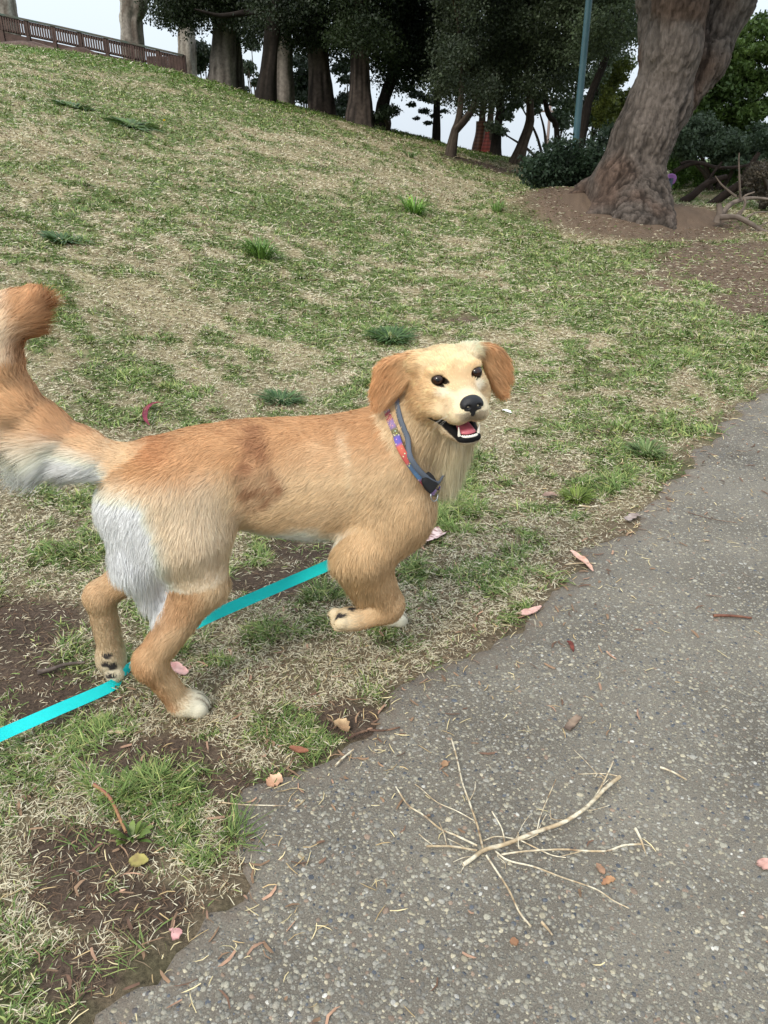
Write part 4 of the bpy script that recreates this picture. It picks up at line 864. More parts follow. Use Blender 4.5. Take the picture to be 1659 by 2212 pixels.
# ---- head (head space: left, forward, up)
def hcone(a, b, ra, rb, k=.02, flow=None, ln=.009, col=(224, 186, 138), n='head', sx=1.0):
    a_, b_ = np.array(a, np.float32), np.array(b, np.float32)
    A, B = hw(a), hw(b); r = max(ra, rb) * HS * 1.5
    def fn(P):
        q = hl(P); q = q * np.array([1 / sx, 1, 1], np.float32)
        return sd_cone(q, a_ * np.array([1 / sx, 1, 1]), b_ * np.array([1 / sx, 1, 1]), ra, rb) * HS
    fl = (B - A) if flow is None else hd(flow)
    prim(fn, np.minimum(A, B) - r, np.maximum(A, B) + r, k, nrmz(np.array(fl)), ln, col, n)
def hell(c, r, k=.02, flow=(0, -1, .2), ln=.009, col=(224, 186, 138), n='head'):
    c = np.array(c, np.float32); C = hw(c); R = max(r) * HS * 1.2
    prim(lambda P: sd_ell(hl(P), c, r) * HS, C - R, C + R, k, nrmz(hd(flow)), ln, col, n)
FACE = (222, 178, 124)
hell((0, -.022, .010), (.068, .076, .060), flow=(0, -1, .1), ln=.014, col=FACE, n='skull')
hell((0, .014, .030), (.054, .044, .037), flow=(0, -.5, 1), ln=.011, col=(224, 180, 124), n='brow')
for sx in (-1, 1):
    hell((sx * .054, -.016, .046), (.026, .026, .020), k=.022, flow=(sx * 1, -.3, -.3), ln=.022, col=(222, 176, 122), n='earbase')
    hell((sx * .044, .008, -.026), (.034, .048, .042), flow=(sx * .5, -1, -.5), ln=.022, col=(220, 176, 124), n='cheek')
    hell((sx * .036, .044, .034), (.020, .013, .010), k=.014, flow=(sx * .3, -.3, 1), ln=.007, col=(218, 170, 112), n='browbump')
    hell((sx * .038, .034, -.002), (.024, .028, .024), k=.02, flow=(sx * .8, -1, 0), ln=.009, col=FACE, n='under')
    hell((sx * .040, .046, -.040), (.020, .034, .0175), k=.014, flow=(sx * .5, -1, -.2), ln=.010, col=(224, 186, 136), n='flew')
    hell((sx * .0215, .088, -.041), (.0215, .038, .0215), k=.012, flow=(sx * .5, -1, -.3), ln=.007, col=(232, 206, 168), n='flew')
hcone((0, .036, -.006), (0, .104, -.022), .036, .0255, k=.022, flow=(0, -1, .3), ln=.008, col=(222, 180, 130), n='muzzle', sx=1.14)
hcone((0, .010, -.062), (0, .060, -.084), .032, .0190, k=.018, flow=(0, -1, -.4), ln=.014, col=(228, 200, 160), n='jaw', sx=1.35)
hcone((0, .050, -.083), (0, .0985, -.0920), .0165, .0125, k=.012, flow=(0, -1, -.4), ln=.006, col=(214, 190, 160), n='chin', sx=1.95)
N_BEFORE_EARS = len(PR)
# ---- ears: outlines seen in the photograph given their own plane, thickness and curl
def ear(poly_px, f0, curl, base, tip_dir, nm):
    pl = np.array([head_plane(x, y, f0)[[0, 2]] for x, y in poly_px])
    # round the outline
    for _ in range(2):
        nx_ = np.roll(pl, -1, 0); pl = np.stack([pl * .75 + nx_ * .25, pl * .25 + nx_ * .75], 1).reshape(-1, 2)
    lo2, hi2 = pl.min(0), pl.max(0); bx = np.array(base, float); td = np.array(tip_dir, float)
    def fn(P):
        q = hl(P); x, f, u = q[..., 0], q[..., 1], q[..., 2]
        d = np.full(x.shape, 1e9, np.float32); sgn = np.ones(x.shape, np.float32)
        m = len(pl)
        for i in range(m):
            a, b = pl[i], pl[(i + 1) % m]; ex, ey = b - a; wx, wy = x - a[0], u - a[1]
            t = np.clip((wx * ex + wy * ey) / (ex * ex + ey * ey + 1e-12), 0, 1)
            d = np.minimum(d, (wx - ex * t) ** 2 + (wy - ey * t) ** 2)
            c1 = u >= a[1]; c2 = u < b[1]; c3 = ex * wy > ey * wx
            flip = (c1 & c2 & c3) | (~c1 & ~c2 & ~c3); sgn = np.where(flip, -sgn, sgn)
        d2 = sgn * np.sqrt(d)
        s = (x - bx[0]) * td[0] + (u - bx[1]) * td[1]                       # distance from the ear's root
        fc = f0 + curl * s * s / .06 - .10 * s
        rr = .0065
        a2 = np.maximum(d2 + rr * 1.6, 0)
        return (np.sqrt(a2 * a2 + (f - fc) ** 2) - rr).astype(np.float32) * HS * .9
    cs = [hw((x, f, u)) for x in (lo2[0], hi2[0]) for u in (lo2[1], hi2[1]) for f in (f0 - .05, f0 + .05)]
    fl = nrmz(hd((td[0], 0, td[1])))
    prim(fn, np.min(cs, 0), np.max(cs, 0), .010, fl, .024, (216, 154, 96), nm)
ear([(900, 756), (872, 759), (826, 773), (808, 802), (803, 852), (812, 880), (834, 885), (862, 860), (888, 828), (902, 802), (910, 772)], -.012, .02, (-.060, .045), (-.75, -.66), 'ear')
ear([(1020, 740), (1048, 737), (1078, 743), (1101, 767), (1108, 796), (1105, 822), (1092, 854), (1079, 860), (1066, 847), (1053, 815), (1040, 786), (1024, 765)], -.014, .02, (.060, .050), (.62, -.78), 'ear')

# ---- carved out: eye sockets, the open mouth
EYES = [head_plane(945.5, 820.5, .0480), head_plane(1027, 804, .0475)]
CUTS = []
for e in EYES:
    CUTS.append((lambda P, e=e: (sd_ell(hl(P), e + np.array([0, .010, -.0005]), (.0124, .030, .0086))) * HS, hw(e) - .04, hw(e) + .04, .004))
def mouth(P):
    q = hl(P); f = q[..., 1]
    uc = -.0572 - .275 * (f - .045); ht = .0042 + .105 * np.maximum(f - .045, 0)
    return (smax(np.abs(q[..., 2] - uc) - ht, .040 - f, .004)).astype(np.float32) * HS
CUTS.append((mouth, hw((0, .08, -.06)) - .09, hw((0, .08, -.06)) + .09, .003))

def dog_grid(lo, hi, h):
    lo = np.array(lo, float); n = np.ceil((np.array(hi) - lo) / h).astype(int) + 1
    ax = [(lo[i] + np.arange(n[i]) * h).astype(np.float32) for i in range(3)]
    F = np.full(n, 1.0, np.float32)
    def box(a, b, mg):
        s = [slice(max(0, int(np.searchsorted(ax[i], a[i] - mg))), min(n[i], int(np.searchsorted(ax[i], b[i] + mg)))) for i in range(3)]
        return s if all(t.stop > t.start for t in s) else None
    for p in PR:
        s = box(p['lo'], p['hi'], .05)
        if s is None: continue
        G = np.stack(np.meshgrid(ax[0][s[0]], ax[1][s[1]], ax[2][s[2]], indexing='ij'), -1)
        F[tuple(s)] = smin(F[tuple(s)], p['f'](G).astype(np.float32), p['k'])
    for fn, a, b, k in CUTS:
        s = box(a, b, .01)
        if s is None: continue
        G = np.stack(np.meshgrid(ax[0][s[0]], ax[1][s[1]], ax[2][s[2]], indexing='ij'), -1)
        F[tuple(s)] = smax(F[tuple(s)], -fn(G), k)
    return F, lo
def dog_field(P):
    P = P.astype(np.float32); F = np.full(P.shape[:-1], 1.0, np.float32)
    for p in PR:
        m = ((P > p['lo'] - .05) & (P < p['hi'] + .05)).all(-1)
        if m.any(): F[m] = smin(F[m], p['f'](P[m]).astype(np.float32), p['k'])
    for fn, a, b, k in CUTS:
        m = ((P > a) & (P < b)).all(-1)
        if m.any(): F[m] = smax(F[m], -fn(P[m]), k)
    return F

# the head at a finer step than the rest; both come from one field and meet under the coat of the neck
HLO, HHI = np.array([.43, -.285, .500]), np.array([.80, .02, .80])
def extract(lo, hi, h):
    F, o = dog_grid(lo, hi, h); return surface_nets(F, o, h)
Vb, Qb = extract((-.32, -.19, -.02), (.70, .18, .92), .0050)
inhead = lambda V: hl(V)[..., 1] > -.055 + .9 * np.maximum(0, -.075 - hl(V)[..., 2])
inbox = lambda V: ((V > HLO + .006) & (V < HHI - .006)).all(-1)
Vh, Qh = extract(HLO, HHI, .0024)
def keep(V, Q, m):
    fm = m[Q].all(1); Q = Q[fm]; used = np.zeros(len(V), bool); used[Q.ravel()] = True
    mp = np.cumsum(used) - 1; return V[used], mp[Q]
mh = inhead(Vh) & inbox(Vh)
Vh, Qh = keep(Vh, Qh, mh)
mb = ~(inhead(Vb) & inbox(Vb))
fm = mb[Qb].any(1); Qb = Qb[fm]; used = np.zeros(len(Vb), bool); used[Qb.ravel()] = True; mp = np.cumsum(used) - 1; Vb, Qb = Vb[used], mp[Qb]
VD = np.concatenate([Vb, Vh]); QD = np.concatenate([Qb, Qh + len(Vb)])

HEADN = ['skull', 'brow', 'cheek', 'browbump', 'under', 'flew', 'muzzle', 'jaw', 'chin', 'earbase']
# ---- colour, flow and length of the coat anywhere on the surface
def coat(P, N):
    P32 = P.astype(np.float32); n = len(P)
    W = np.zeros(n); C = np.zeros((n, 3)); FL = np.zeros((n, 3)); LN = np.zeros(n)
    best = np.full(n, 1e9, np.float32); bid = np.zeros(n, int)
    for i, p in enumerate(PR):
        m = ((P32 > p['lo'] - .04) & (P32 < p['hi'] + .04)).all(-1)
        if not m.any(): continue
        d = p['f'](P32[m]); w = np.exp(-np.maximum(d, -.004) / (.007 if p['n'] in ('ear', 'toe') else (.010 if p['n'] in HEADN + ['carpus', 'paw', 'meta'] else .017)))
        C[m] += w[:, None] * p['col']; FL[m] += w[:, None] * p['flow']; LN[m] += w * p['len']; W[m] += w
        b = best[m]; u = d < b; b[u] = d[u]; best[m] = b; t = bid[m]; t[u] = i; bid[m] = t
    W = np.maximum(W, 1e-9); C /= W[:, None]; FL = nrmz(FL); LN /= W
    nm = np.array([p['n'] for p in PR])[bid]
    X, Y, Z = P[:, 0], P[:, 1], P[:, 2]
    def mixc(C, col, w): return C + (srgb(*col) - C) * np.clip(w, 0, 1)[:, None]
    big = fbm(P, 14, 3); fine = fbm(P * np.array([1, 1, 1]), 60, 5)
    body = np.isin(nm, ['torso', 'shoulder', 'thigh', 'chest', 'upper'])
    tor = np.isin(nm, ['torso']) * 1.0
    # back darker, belly pale
    C = mixc(C, (196, 138, 84), body * sstep(.50, .585, Z + (big - .5) * .07) * .9)
    C = mixc(C, (250, 242, 230), tor * sstep(.09, .15, X) * sstep(.405, .365, Z + .10 * np.maximum(X - .25, 0) + (big - .5) * .05))
    # ruffled darker saddle behind the ribs, orange patch by the tail, pale streak behind the shoulder
    c1 = PD(552, 1010, -.09); d1 = np.sqrt(((X - c1[0]) / .048) ** 2 + ((Z - c1[2]) / .080) ** 2) + (big - .5) * 2.4 + (Y > .03) * 3
    sad = sstep(1.15, .55, d1); C = mixc(C, (160, 104, 64), sad * (.45 + .55 * sstep(.35, .65, fbm(P, 40, 8))) * .9)
    c2 = PD(335, 985, -.06); d2 = np.sqrt(((X - c2[0]) / .05) ** 2 + ((Z - c2[2]) / .03) ** 2) + (big - .5); C = mixc(C, (184, 118, 66), sstep(1.2, .5, d2) * .7)
    c3 = PD(757, 960, -.10); d3 = np.abs(X - c3[0] - .0 * Z) / .010; C = mixc(C, (238, 212, 176), tor * sstep(1.6, .0, d3 + (big - .5) * 2.5) * sstep(.44, .5, Z) * sstep(.60, .57, Z) * (Y < 0) * .40)
    # hip and thigh pale pinkish
    C = mixc(C, (228, 200, 170), body * sstep(.15, .08, X) * sstep(.56, .50, Z) * .8)
    # white down the back of the thigh
    wt = np.isin(nm, ['breech', 'thigh', 'torso']) * sstep(.015, -.035, X - .35 * np.maximum(.40 - Z, 0) + (big - .5) * .05) * sstep(.535, .50, Z) * sstep(.215, .25, Z)
    C = mixc(C, WHITE, wt)
    C = mixc(C, (204, 148, 96), np.isin(nm, ['shin', 'hock', 'meta']) * (X < .1) * (Y < 0) * sstep(.3, -.5, N[:, 0] * .8 + N[:, 2] * .3 + (big - .5)) * .8)
    # tail: brown above, white feather below
    tailm = np.char.startswith(nm.astype(str), 'tail')
    under = sstep(.25, -.35, N[:, 2] * .6 + N[:, 0] * .8 + (big - .5) * .5)
    lowz = sstep(.86, .78, Z)
    C = mixc(C, (254, 248, 238), tailm * sstep(.70, .60, Z - (X + .1) * .5) * sstep(.35, -.25, N[:, 2] + (big - .5) * .5))
    C = mixc(C, (184, 122, 72), tailm * (Z > .62) * sstep(0, .8, N[:, 0] + (big - .5) * 1.2) * .45); C = mixc(C, (240, 218, 190), tailm * (Z > .76) * sstep(-.19, -.235, X + (big - .5) * .03) * .8)
    # head paint
    q = hl(P); hx, hf, hu = q[:, 0], q[:, 1], q[:, 2]
    hd_ = np.isin(nm, HEADN)
    C = mixc(C, (236, 216, 180), hd_ * sstep(.035, .060, hu) * sstep(-.01, .03, hx + (big - .5) * .05) * .7)
    C = mixc(C, (234, 206, 160), hd_ * sstep(.020, .045, hu) * .35)
    C = mixc(C, (212, 166, 112), hd_ * (np.abs(hx) > .035) * sstep(-.05, -.02, hu) * sstep(.02, -.01, hu) * (hf < .04) * .35)
    C = mixc(C, (206, 154, 98), hd_ * sstep(.5, .8, fbm(P, 55, 60, 3)) * .35)
    C = mixc(C, (238, 218, 186), hd_ * (hf > .09) * sstep(.035, .024, np.abs(np.sqrt((hx * .9) ** 2 + (hu + .022) ** 2 + .2 * (hf - .12) ** 2) - .0)) * (hu > -.035) * .6)
    for e, sg in zip(EYES, (1, -1)):
        dx, du = (hx - e[0]) * sg, hu - e[2]                        # dx towards the nose
        ru = np.sqrt((dx - .002) ** 2 + ((du + .019) * 1.2) ** 2)
        C = mixc(C, (240, 226, 204), hd_ * (hf > .01) * sstep(.016, .004, ru + (fine - .5) * .008) * .6)
        er = np.sqrt((np.where(dx > 0, (dx) / .0162, dx / .0150)) ** 2 + ((du + .12 * dx) / np.where(dx > .008, .0080, .0118)) ** 2)
        C = mixc(C, (20, 14, 12), hd_ * (hf > .01) * sstep(1.04, .88, er + (fine - .5) * .06) * .97)
        LN = np.where(hd_ & (er < 1.06) & (hf > .01), .0005, LN)
    nz = np.sqrt((hx * .9) ** 2 + (hf - .128) ** 2 + (hu + .030) ** 2)
    C = mixc(C, (96, 84, 76), hd_ * sstep(.034, .018, nz + .016 * (fine - .5)) * (hu < -.034) * .65)
    # lips and the inside of the mouth
    md = mouth(P32); uc = -.0572 - .275 * (hf - .045)
    mm = hd_ * (hf > .036)
    inm = mm * sstep(.0022, .0008, md)
    C = mixc(C, (16, 14, 15), inm)
    low = mm * (hu < uc) * sstep(.0150, .0120, md + (fine - .5) * .002)
    C = mixc(C, (20, 18, 20), low)
    bald = (inm > .4) | (low > .5)
    inner = bald & (hf < .055) & (np.abs(hx) < .03) & (md < .001)
    C[inner] = srgb(110, 44, 50)
    LN = np.where(bald, .0002, LN)
    tuft = hd_ * sstep(.022, .010, np.sqrt((hx - .050) ** 2 + (hf + .02) ** 2 * .5)) * (hu > .04)
    C = mixc(C, (240, 226, 196), tuft * .8); LN = LN + tuft * .016; FL = FL + tuft[:, None] * hd((.1, 0, 1.6))
    # toe clefts of the planted paws: shade painted into the colour, hair cut short
    for cx, cy, mids in ((.540, .078, (-.0155, 0, .0155)), (.008, -.098, (-.016, 0, .016))):
        for m_ in mids:
            w = sstep(.0030, .0008, np.abs(Y - cy - m_)) * (X > cx + .012) * (X < cx + .07) * (Z < .052) * (np.abs(Y - cy) < .04)
            C = mixc(C, (120, 96, 76), w * .8); LN = np.where(w > .3, .0005, LN)
    # paw pads of the two lifted feet
    def pads(C, LN, cen, rad, m_):
        d = np.sqrt((((P - np.array(cen)) / np.array(rad)) ** 2).sum(1)); w = sstep(1.15, .9, d) * m_
        LN = np.where(w > .5, .0006, LN); return mixc(C, (58, 50, 50), w), LN
    for c, r in PADS:
        C, LN = pads(C, LN, c, r, 1.0)
    C = C * np.array([.985, 1.035, .98]); lum = C.mean(1, keepdims=True); C = np.clip((C + (lum - C) * .20) * (1.29 - .20 * sstep(.5, .75, lum)), 0, .95)
    # lengths: the underside of the tail and the back of the thigh are the longest
    LN = LN * np.where(np.isin(nm, ['thigh']) & (X > -.02), 1 - .6 * sstep(.42, .33, Z), 1)
    LN = LN * np.where(tailm, .55 + .75 * sstep(.5, -.6, N[:, 2]), 1)
    return C, FL, LN, nm, sad, big
def hitd(px, py, off=.012):
    """first point of the dog's surface seen at a place of the photograph"""
    d = ray(px, py); dd = nrmz(np.array([d @ EX, d @ EY, d[2]])); c0w = np.array([0, 0, CAM_H]) - DO; c0 = np.array([c0w @ EX, c0w @ EY, c0w[2]])
    t = np.linspace(1.0, 2.4, 1400); f = dog_field(c0 + t[:, None] * dd); i = np.argmax(f < off)
    return (c0 + t[i] * dd) if f.min() < off else None
PADS = []
for px, py, r in ((729, 1330, (.012, .006, .013)), (742, 1330, (.012, .0065, .013)), (764, 1314, (.013, .009, .008)), (757, 1303, (.012, .012, .006)), (231, 1417, (.012, .013, .008)), (226, 1436, (.012, .007, .009)), (244, 1440, (.012, .008, .011)), (238, 1462, (.014, .014, .007))):
    c = hitd(px, py, .001)
    if c is not None: PADS.append((tuple(c), r))
ND = grad(dog_field, VD, .0025)
CD, _, _, NMD, _, _ = coat(VD, ND)

dog = empty("dog", tuple(DO)); dog.rotation_euler = (0, 0, DTH)
tag(dog, "golden long-haired dog on the grass edge, looking back with an open mouth", "dog")

def fur(n_hair, face_mask_fn, width, seed, len_scale=1.0, max_w=None):
    r = np.random.default_rng(seed)
    a, b, c, d = (VD[QD[:, i]] for i in range(4))
    cen = (a + b + c + d) / 4
    area = .5 * np.linalg.norm(np.cross(c - a, d - b), axis=1)
    w = area * face_mask_fn(cen, QD); w /= w.sum()
    fi = r.choice(len(QD), n_hair, p=w)
    s, t = r.random((2, n_hair, 1))
    P = (a[fi] * (1 - s) + b[fi] * s) * (1 - t) + (d[fi] * (1 - s) + c[fi] * s) * t
    N = nrmz((ND[QD[fi, 0]] * (1 - s) + ND[QD[fi, 1]] * s) * (1 - t) + (ND[QD[fi, 3]] * (1 - s) + ND[QD[fi, 2]] * s) * t)
    return P, N
def build_fur(P, N, width, seed, kseg=4):
    r = np.random.default_rng(seed); n = len(P)
    C, FL, LN, nm, sad, big = coat(P, N)
    ok = LN > .003; P, N, C, FL, LN, nm, sad, big = (x[ok] for x in (P, N, C, FL, LN, nm, sad, big)); n = len(P)
    vn = lambda f, s: np.stack([vnoise(P, f, s + i) for i in range(3)], 1) - .5
    headm = np.isin(nm, HEADN)
    wob = np.where(headm, .35, .9)[:, None] * (1 + 1.6 * sad[:, None])
    F = FL + vn(22, 1) * .7 * wob + vn(75, 5) * .65 * wob + r.normal(0, .10, (n, 3))
    # lean along the surface
    T = F - N * (F * N).sum(1, keepdims=True); T = nrmz(T)
    lift = np.where(headm, .22, .30) + r.random(n) * .22 + sad * .25
    longm = LN > .03; lift = np.where(longm, lift + .10, lift)
    D = nrmz(T + N * lift[:, None])
    L = LN * (.65 + .6 * r.random(n)) * (.8 + .4 * vnoise(P, 45, 9))
    t = np.linspace(0, 1, kseg)
    g = np.where(longm, .28, .10)
    pts = P[:, None, :] - N[:, None, :] * .001 + D[:, None, :] * (L[:, None] * t)[..., None]
    pts = pts - N[:, None, :] * (L[:, None] * .16 * t ** 2)[..., None]
    pts[..., 2] -= (L * g)[:, None] * t ** 2
    # locks: tips gather on shared points
    cs = np.where(longm, .012, .006)[:, None]
    jit = vn(140, 31) * 1.0
    tip = pts[:, -1]
    cellc = (np.floor(tip / cs) + .5) * cs
    pull = (np.where(longm, .45, .28) * r.random(n))[:, None]
    pts = pts + ((cellc + jit * cs - tip) * pull)[:, None, :] * (t ** 1.5)[None, :, None]
    rd = nrmz(r.normal(size=(n, 3)))
    Wd = nrmz(np.cross(D, N) + .55 * rd); Wd = nrmz(Wd - D * (Wd * D).sum(1, keepdims=True))
    # keep the lit side out
    gn = np.cross(Wd, D); flip = (gn * N).sum(1) < 0; Wd[flip] *= -1
    wsc = width * (.7 + .6 * r.random(n)) * np.where(headm, .95, 1) * np.where(longm, 1.1, 1)
    wid = wsc[:, None] * np.array([1, .85, .55])[None, :kseg - 1]
    lock = vnoise(P, 110, 41)
    var = (.86 + (.17 + .16 * headm) * r.random(n) + (.19 + .19 * headm) * (lock - .5) + .18 * (fbm(P * np.array([.5, 1, 1]), 40, 77) - .5))[:, None]
    var = var + (headm * (.30 * (vnoise(P, 230, 61) - .5) + .14 * (vnoise(P, 60, 62) - .5)))[:, None]
    wh = sstep(.62, .80, C.mean(1))[:, None]; var = 1 - (1 - var) * (1 - .65 * wh)
    cc = C * var
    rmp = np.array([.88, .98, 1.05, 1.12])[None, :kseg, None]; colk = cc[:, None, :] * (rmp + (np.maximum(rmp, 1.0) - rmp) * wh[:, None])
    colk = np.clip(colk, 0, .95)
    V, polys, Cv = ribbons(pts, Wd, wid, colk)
    nv = 2 * (kseg - 1) + 1
    Nn = nrmz(N + .45 * D + .18 * r.normal(size=(n, 3)))
    return V, polys, Cv, np.repeat(Nn, nv, 0)
def dens(cen, Q):
    nmf = NMD[Q[:, 0]]; w = np.ones(len(Q)); q = hl(cen)
    w[np.isin(nmf, HEADN)] = 2.6
    w[nmf == 'ear'] = 2.4
    w[np.char.startswith(nmf.astype(str), 'tail')] = 1.6
    w[nmf == 'breech'] = 1.7; w[np.isin(nmf, ['ruff', 'forefeather'])] = 1.5
    w[(cen[:, 1] > .05) & (cen[:, 0] > 0) & (cen[:, 0] < .5) & (cen[:, 2] > .25)] = .45
    w *= 1.0
    return w
Pf, Nf = fur(NHAIR, dens, 0, 11)
Vf, Pf_, Cf, Nf_ = build_fur(Pf, Nf, .00050, 12)
# ---- whiskers
wp, ww = [], []
r = np.random.default_rng(5)
for sx in (-1, 1):
    for k in range(5):
        a = hw((sx * (.026 + .008 * r.random()), .085 + .025 * r.random(), -.036 - .010 * r.random()))
        d = nrmz(hd((sx * (1 + .3 * r.random()), .25 - .8 * r.random(), -.3 - .5 * r.random()))); L = .030 + .022 * r.random()
        pts = np.array([a, a + d * L * .5, a + d * L * .85 + np.array([0, 0, -.003]), a + d * L + np.array([0, 0, -.007])]); wp.append(pts)
wp = np.array(wp); V, P_, Cw = ribbons(wp, nrmz(np.cross(wp[:, -1] - wp[:, 0], np.array([0, -1, .3]))), np.tile([.00012, .0001, .00007], (len(wp), 1)), np.tile(srgb(235, 228, 215), (len(wp), 1)))
wisk = (V, P_, Cw)
fur_mat = mat_attr("dog_coat", rough=.62, trans=.22, spec=.18)
o1, o2 = len(VD), len(VD) + len(Vf)
V_all = np.concatenate([VD, Vf, wisk[0]]); C_all = np.concatenate([np.clip(CD * (.80 + .18 * sstep(.62, .8, CD.mean(1)))[:, None], 0, 1), Cf, wisk[2]]); N_all = np.concatenate([ND, Nf_, np.tile([[0, -.6, .8]], (len(wisk[0]), 1))])
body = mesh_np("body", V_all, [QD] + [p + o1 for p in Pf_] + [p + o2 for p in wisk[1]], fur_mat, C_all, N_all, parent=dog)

# ---- eyes
eye_m, en, el, eb = new_mat("eye_dark_brown")
eb.inputs["Roughness"].default_value = .06; eb.inputs["Specular IOR Level"].default_value = .25; eb.inputs["Coat Weight"].default_value = .35; eb.inputs["Coat Roughness"].default_value = .02
ea = en.new("ShaderNodeAttribute"); ea.attribute_name = "Col"; el.new(ea.outputs["Color"], eb.inputs["Base Color"])
gaze = None
for e in EYES:
    c = hw(e); R = .0131 * HS
    V, Q = uv_sphere(c, R, 40, 28)
    look = nrmz(np.array([*( (np.array([0, 0, CAM_H]) - DO) @ np.stack([EX, EY], 1)), CAM_H]) - c)
    ang = np.degrees(np.arccos(np.clip(((V - c) / R) @ look, -1, 1)))
    col = np.where(ang[:, None] < 17, srgb(6, 5, 5), np.where(ang[:, None] < 50, srgb(44, 24, 16), srgb(30, 20, 18)))
    col = np.where((ang[:, None] > 44) & (ang[:, None] < 54), srgb(14, 9, 8), col)
    mesh_np("eye", V, [Q], eye_m, col, parent=dog)
# ---- nose leather, from its own field
NOFF = (head_plane(1021.5, 874, .130) - np.array([0, .130, -.0215])).astype(np.float32)
def nose_f(P):
    q = (hl(P) - NOFF)
    d = sd_ell(q, (0, .122, -.020), (.0215, .0145, .0155))
    d = smin(d, sd_ell(q, (-.0115, .123, -.0235), (.0115, .012, .0105)), .004); d = smin(d, sd_ell(q, (.0115, .123, -.0235), (.0115, .012, .0105)), .004)
    d = smin(d, sd_ell(q, (0, .122, -.036), (.0065, .009, .0100)), .006)
    d = smax(d, -sd_ell(q, (-.0105, .1365, -.0245), (.0048, .008, .0040)), .003); d = smax(d, -sd_ell(q, (.0105, .1365, -.0245), (.0048, .008, .0040)), .003)
    d = smax(d, -sd_cone(q, np.array([-.016, .135, -.0275]), np.array([-.021, .124, -.031]), .0018, .0018), .002)
    d = smax(d, -sd_cone(q, np.array([.016, .135, -.0275]), np.array([.021, .124, -.031]), .0018, .0018), .002)
    d = smax(d, -sd_cone(q, np.array([0, .1375, -.024]), np.array([0, .131, -.048]), .0008, .0008), .0015)
    return d.astype(np.float32) * HS
cN = hw((0, .122, -.024)); F, o = grid_eval(nose_f, cN - .035, cN + .035, .0011)
Vn, Qn = surface_nets(F, o, .0011)
m_, n_, l_, b_ = new_mat("nose_black"); b_.inputs["Base Color"].default_value = (.012, .012, .014, 1); b_.inputs["Specular IOR Level"].default_value = .35; b_.inputs["Roughness"].default_value = .42
vo = n_.new("ShaderNodeTexVoronoi"); vo.inputs["Scale"].default_value = 700; bp = n_.new("ShaderNodeBump"); bp.inputs["Distance"].default_value = .0006; bp.inputs["Strength"].default_value = .7
tc = n_.new("ShaderNodeTexCoord"); l_.new(tc.outputs["Object"], vo.inputs["Vector"]); l_.new(vo.outputs["Distance"], bp.inputs["Height"]); l_.new(bp.outputs[0], b_.inputs["Normal"])
mesh_np("nose", Vn, [Qn], m_, parent=dog)
# ---- tongue, teeth
def tongue_f(P):
    q = hl(P); k_ = np.array([1 / 1.9, 1, 1], np.float32)
    d = sd_cone(q * k_, np.array([0, .030, -.065]) * k_, np.array([0, .094, -.0815]) * k_, .0090, .0085)
    return smax(d, -sd_cone(q, np.array([0, .01, -.051]), np.array([0, .11, -.0715]), .0025, .0025), .004).astype(np.float32)
cT = hw((0, .06, -.068)); F, o = grid_eval(tongue_f, cT - .065, cT + .065, .0016); Vt, Qt = surface_nets(F, o, .0016)
mesh_np("tongue", Vt, [Qt], mat_plain("tongue_pink", srgb(206, 112, 120), rough=.35, noise=(90, srgb(190, 92, 104)), bump=.001), parent=dog)
def teeth_f(P):
    q = hl(P); d = None
    for sx in (-1, 1):
        t = sd_cone(q, np.array([sx * .0195, .098, -.0840]), np.array([sx * .0215, .103, -.0665]), .0032, .0010); d = t if d is None else np.minimum(d, t)
    arc = [np.array([.0172 * math.sin(math.radians(a)), .0975 + .0115 * math.cos(math.radians(a)), -.0862]) for a in np.linspace(-72, 72, 9)]
    for a, b in zip(arc[:-1], arc[1:]): d = smin(d, sd_cone(q, a, b, .0019, .0019), .002)
    for a in (np.array(arc[1:-1]) * .5 + np.array(arc[:-2]) * .5): d = smin(d, sd_cone(q, a, a + np.array([0, .0006, .0022]), .0021, .0015), .0012)
    return d.astype(np.float32) * HS
cT = hw((0, .08, -.076)); F, o = grid_eval(teeth_f, cT - .05, cT + .05, .0010); Vt, Qt = surface_nets(F, o, .0010)
mesh_np("teeth", Vt, [Qt], mat_plain("teeth_white", srgb(236, 230, 216), rough=.25), parent=dog)

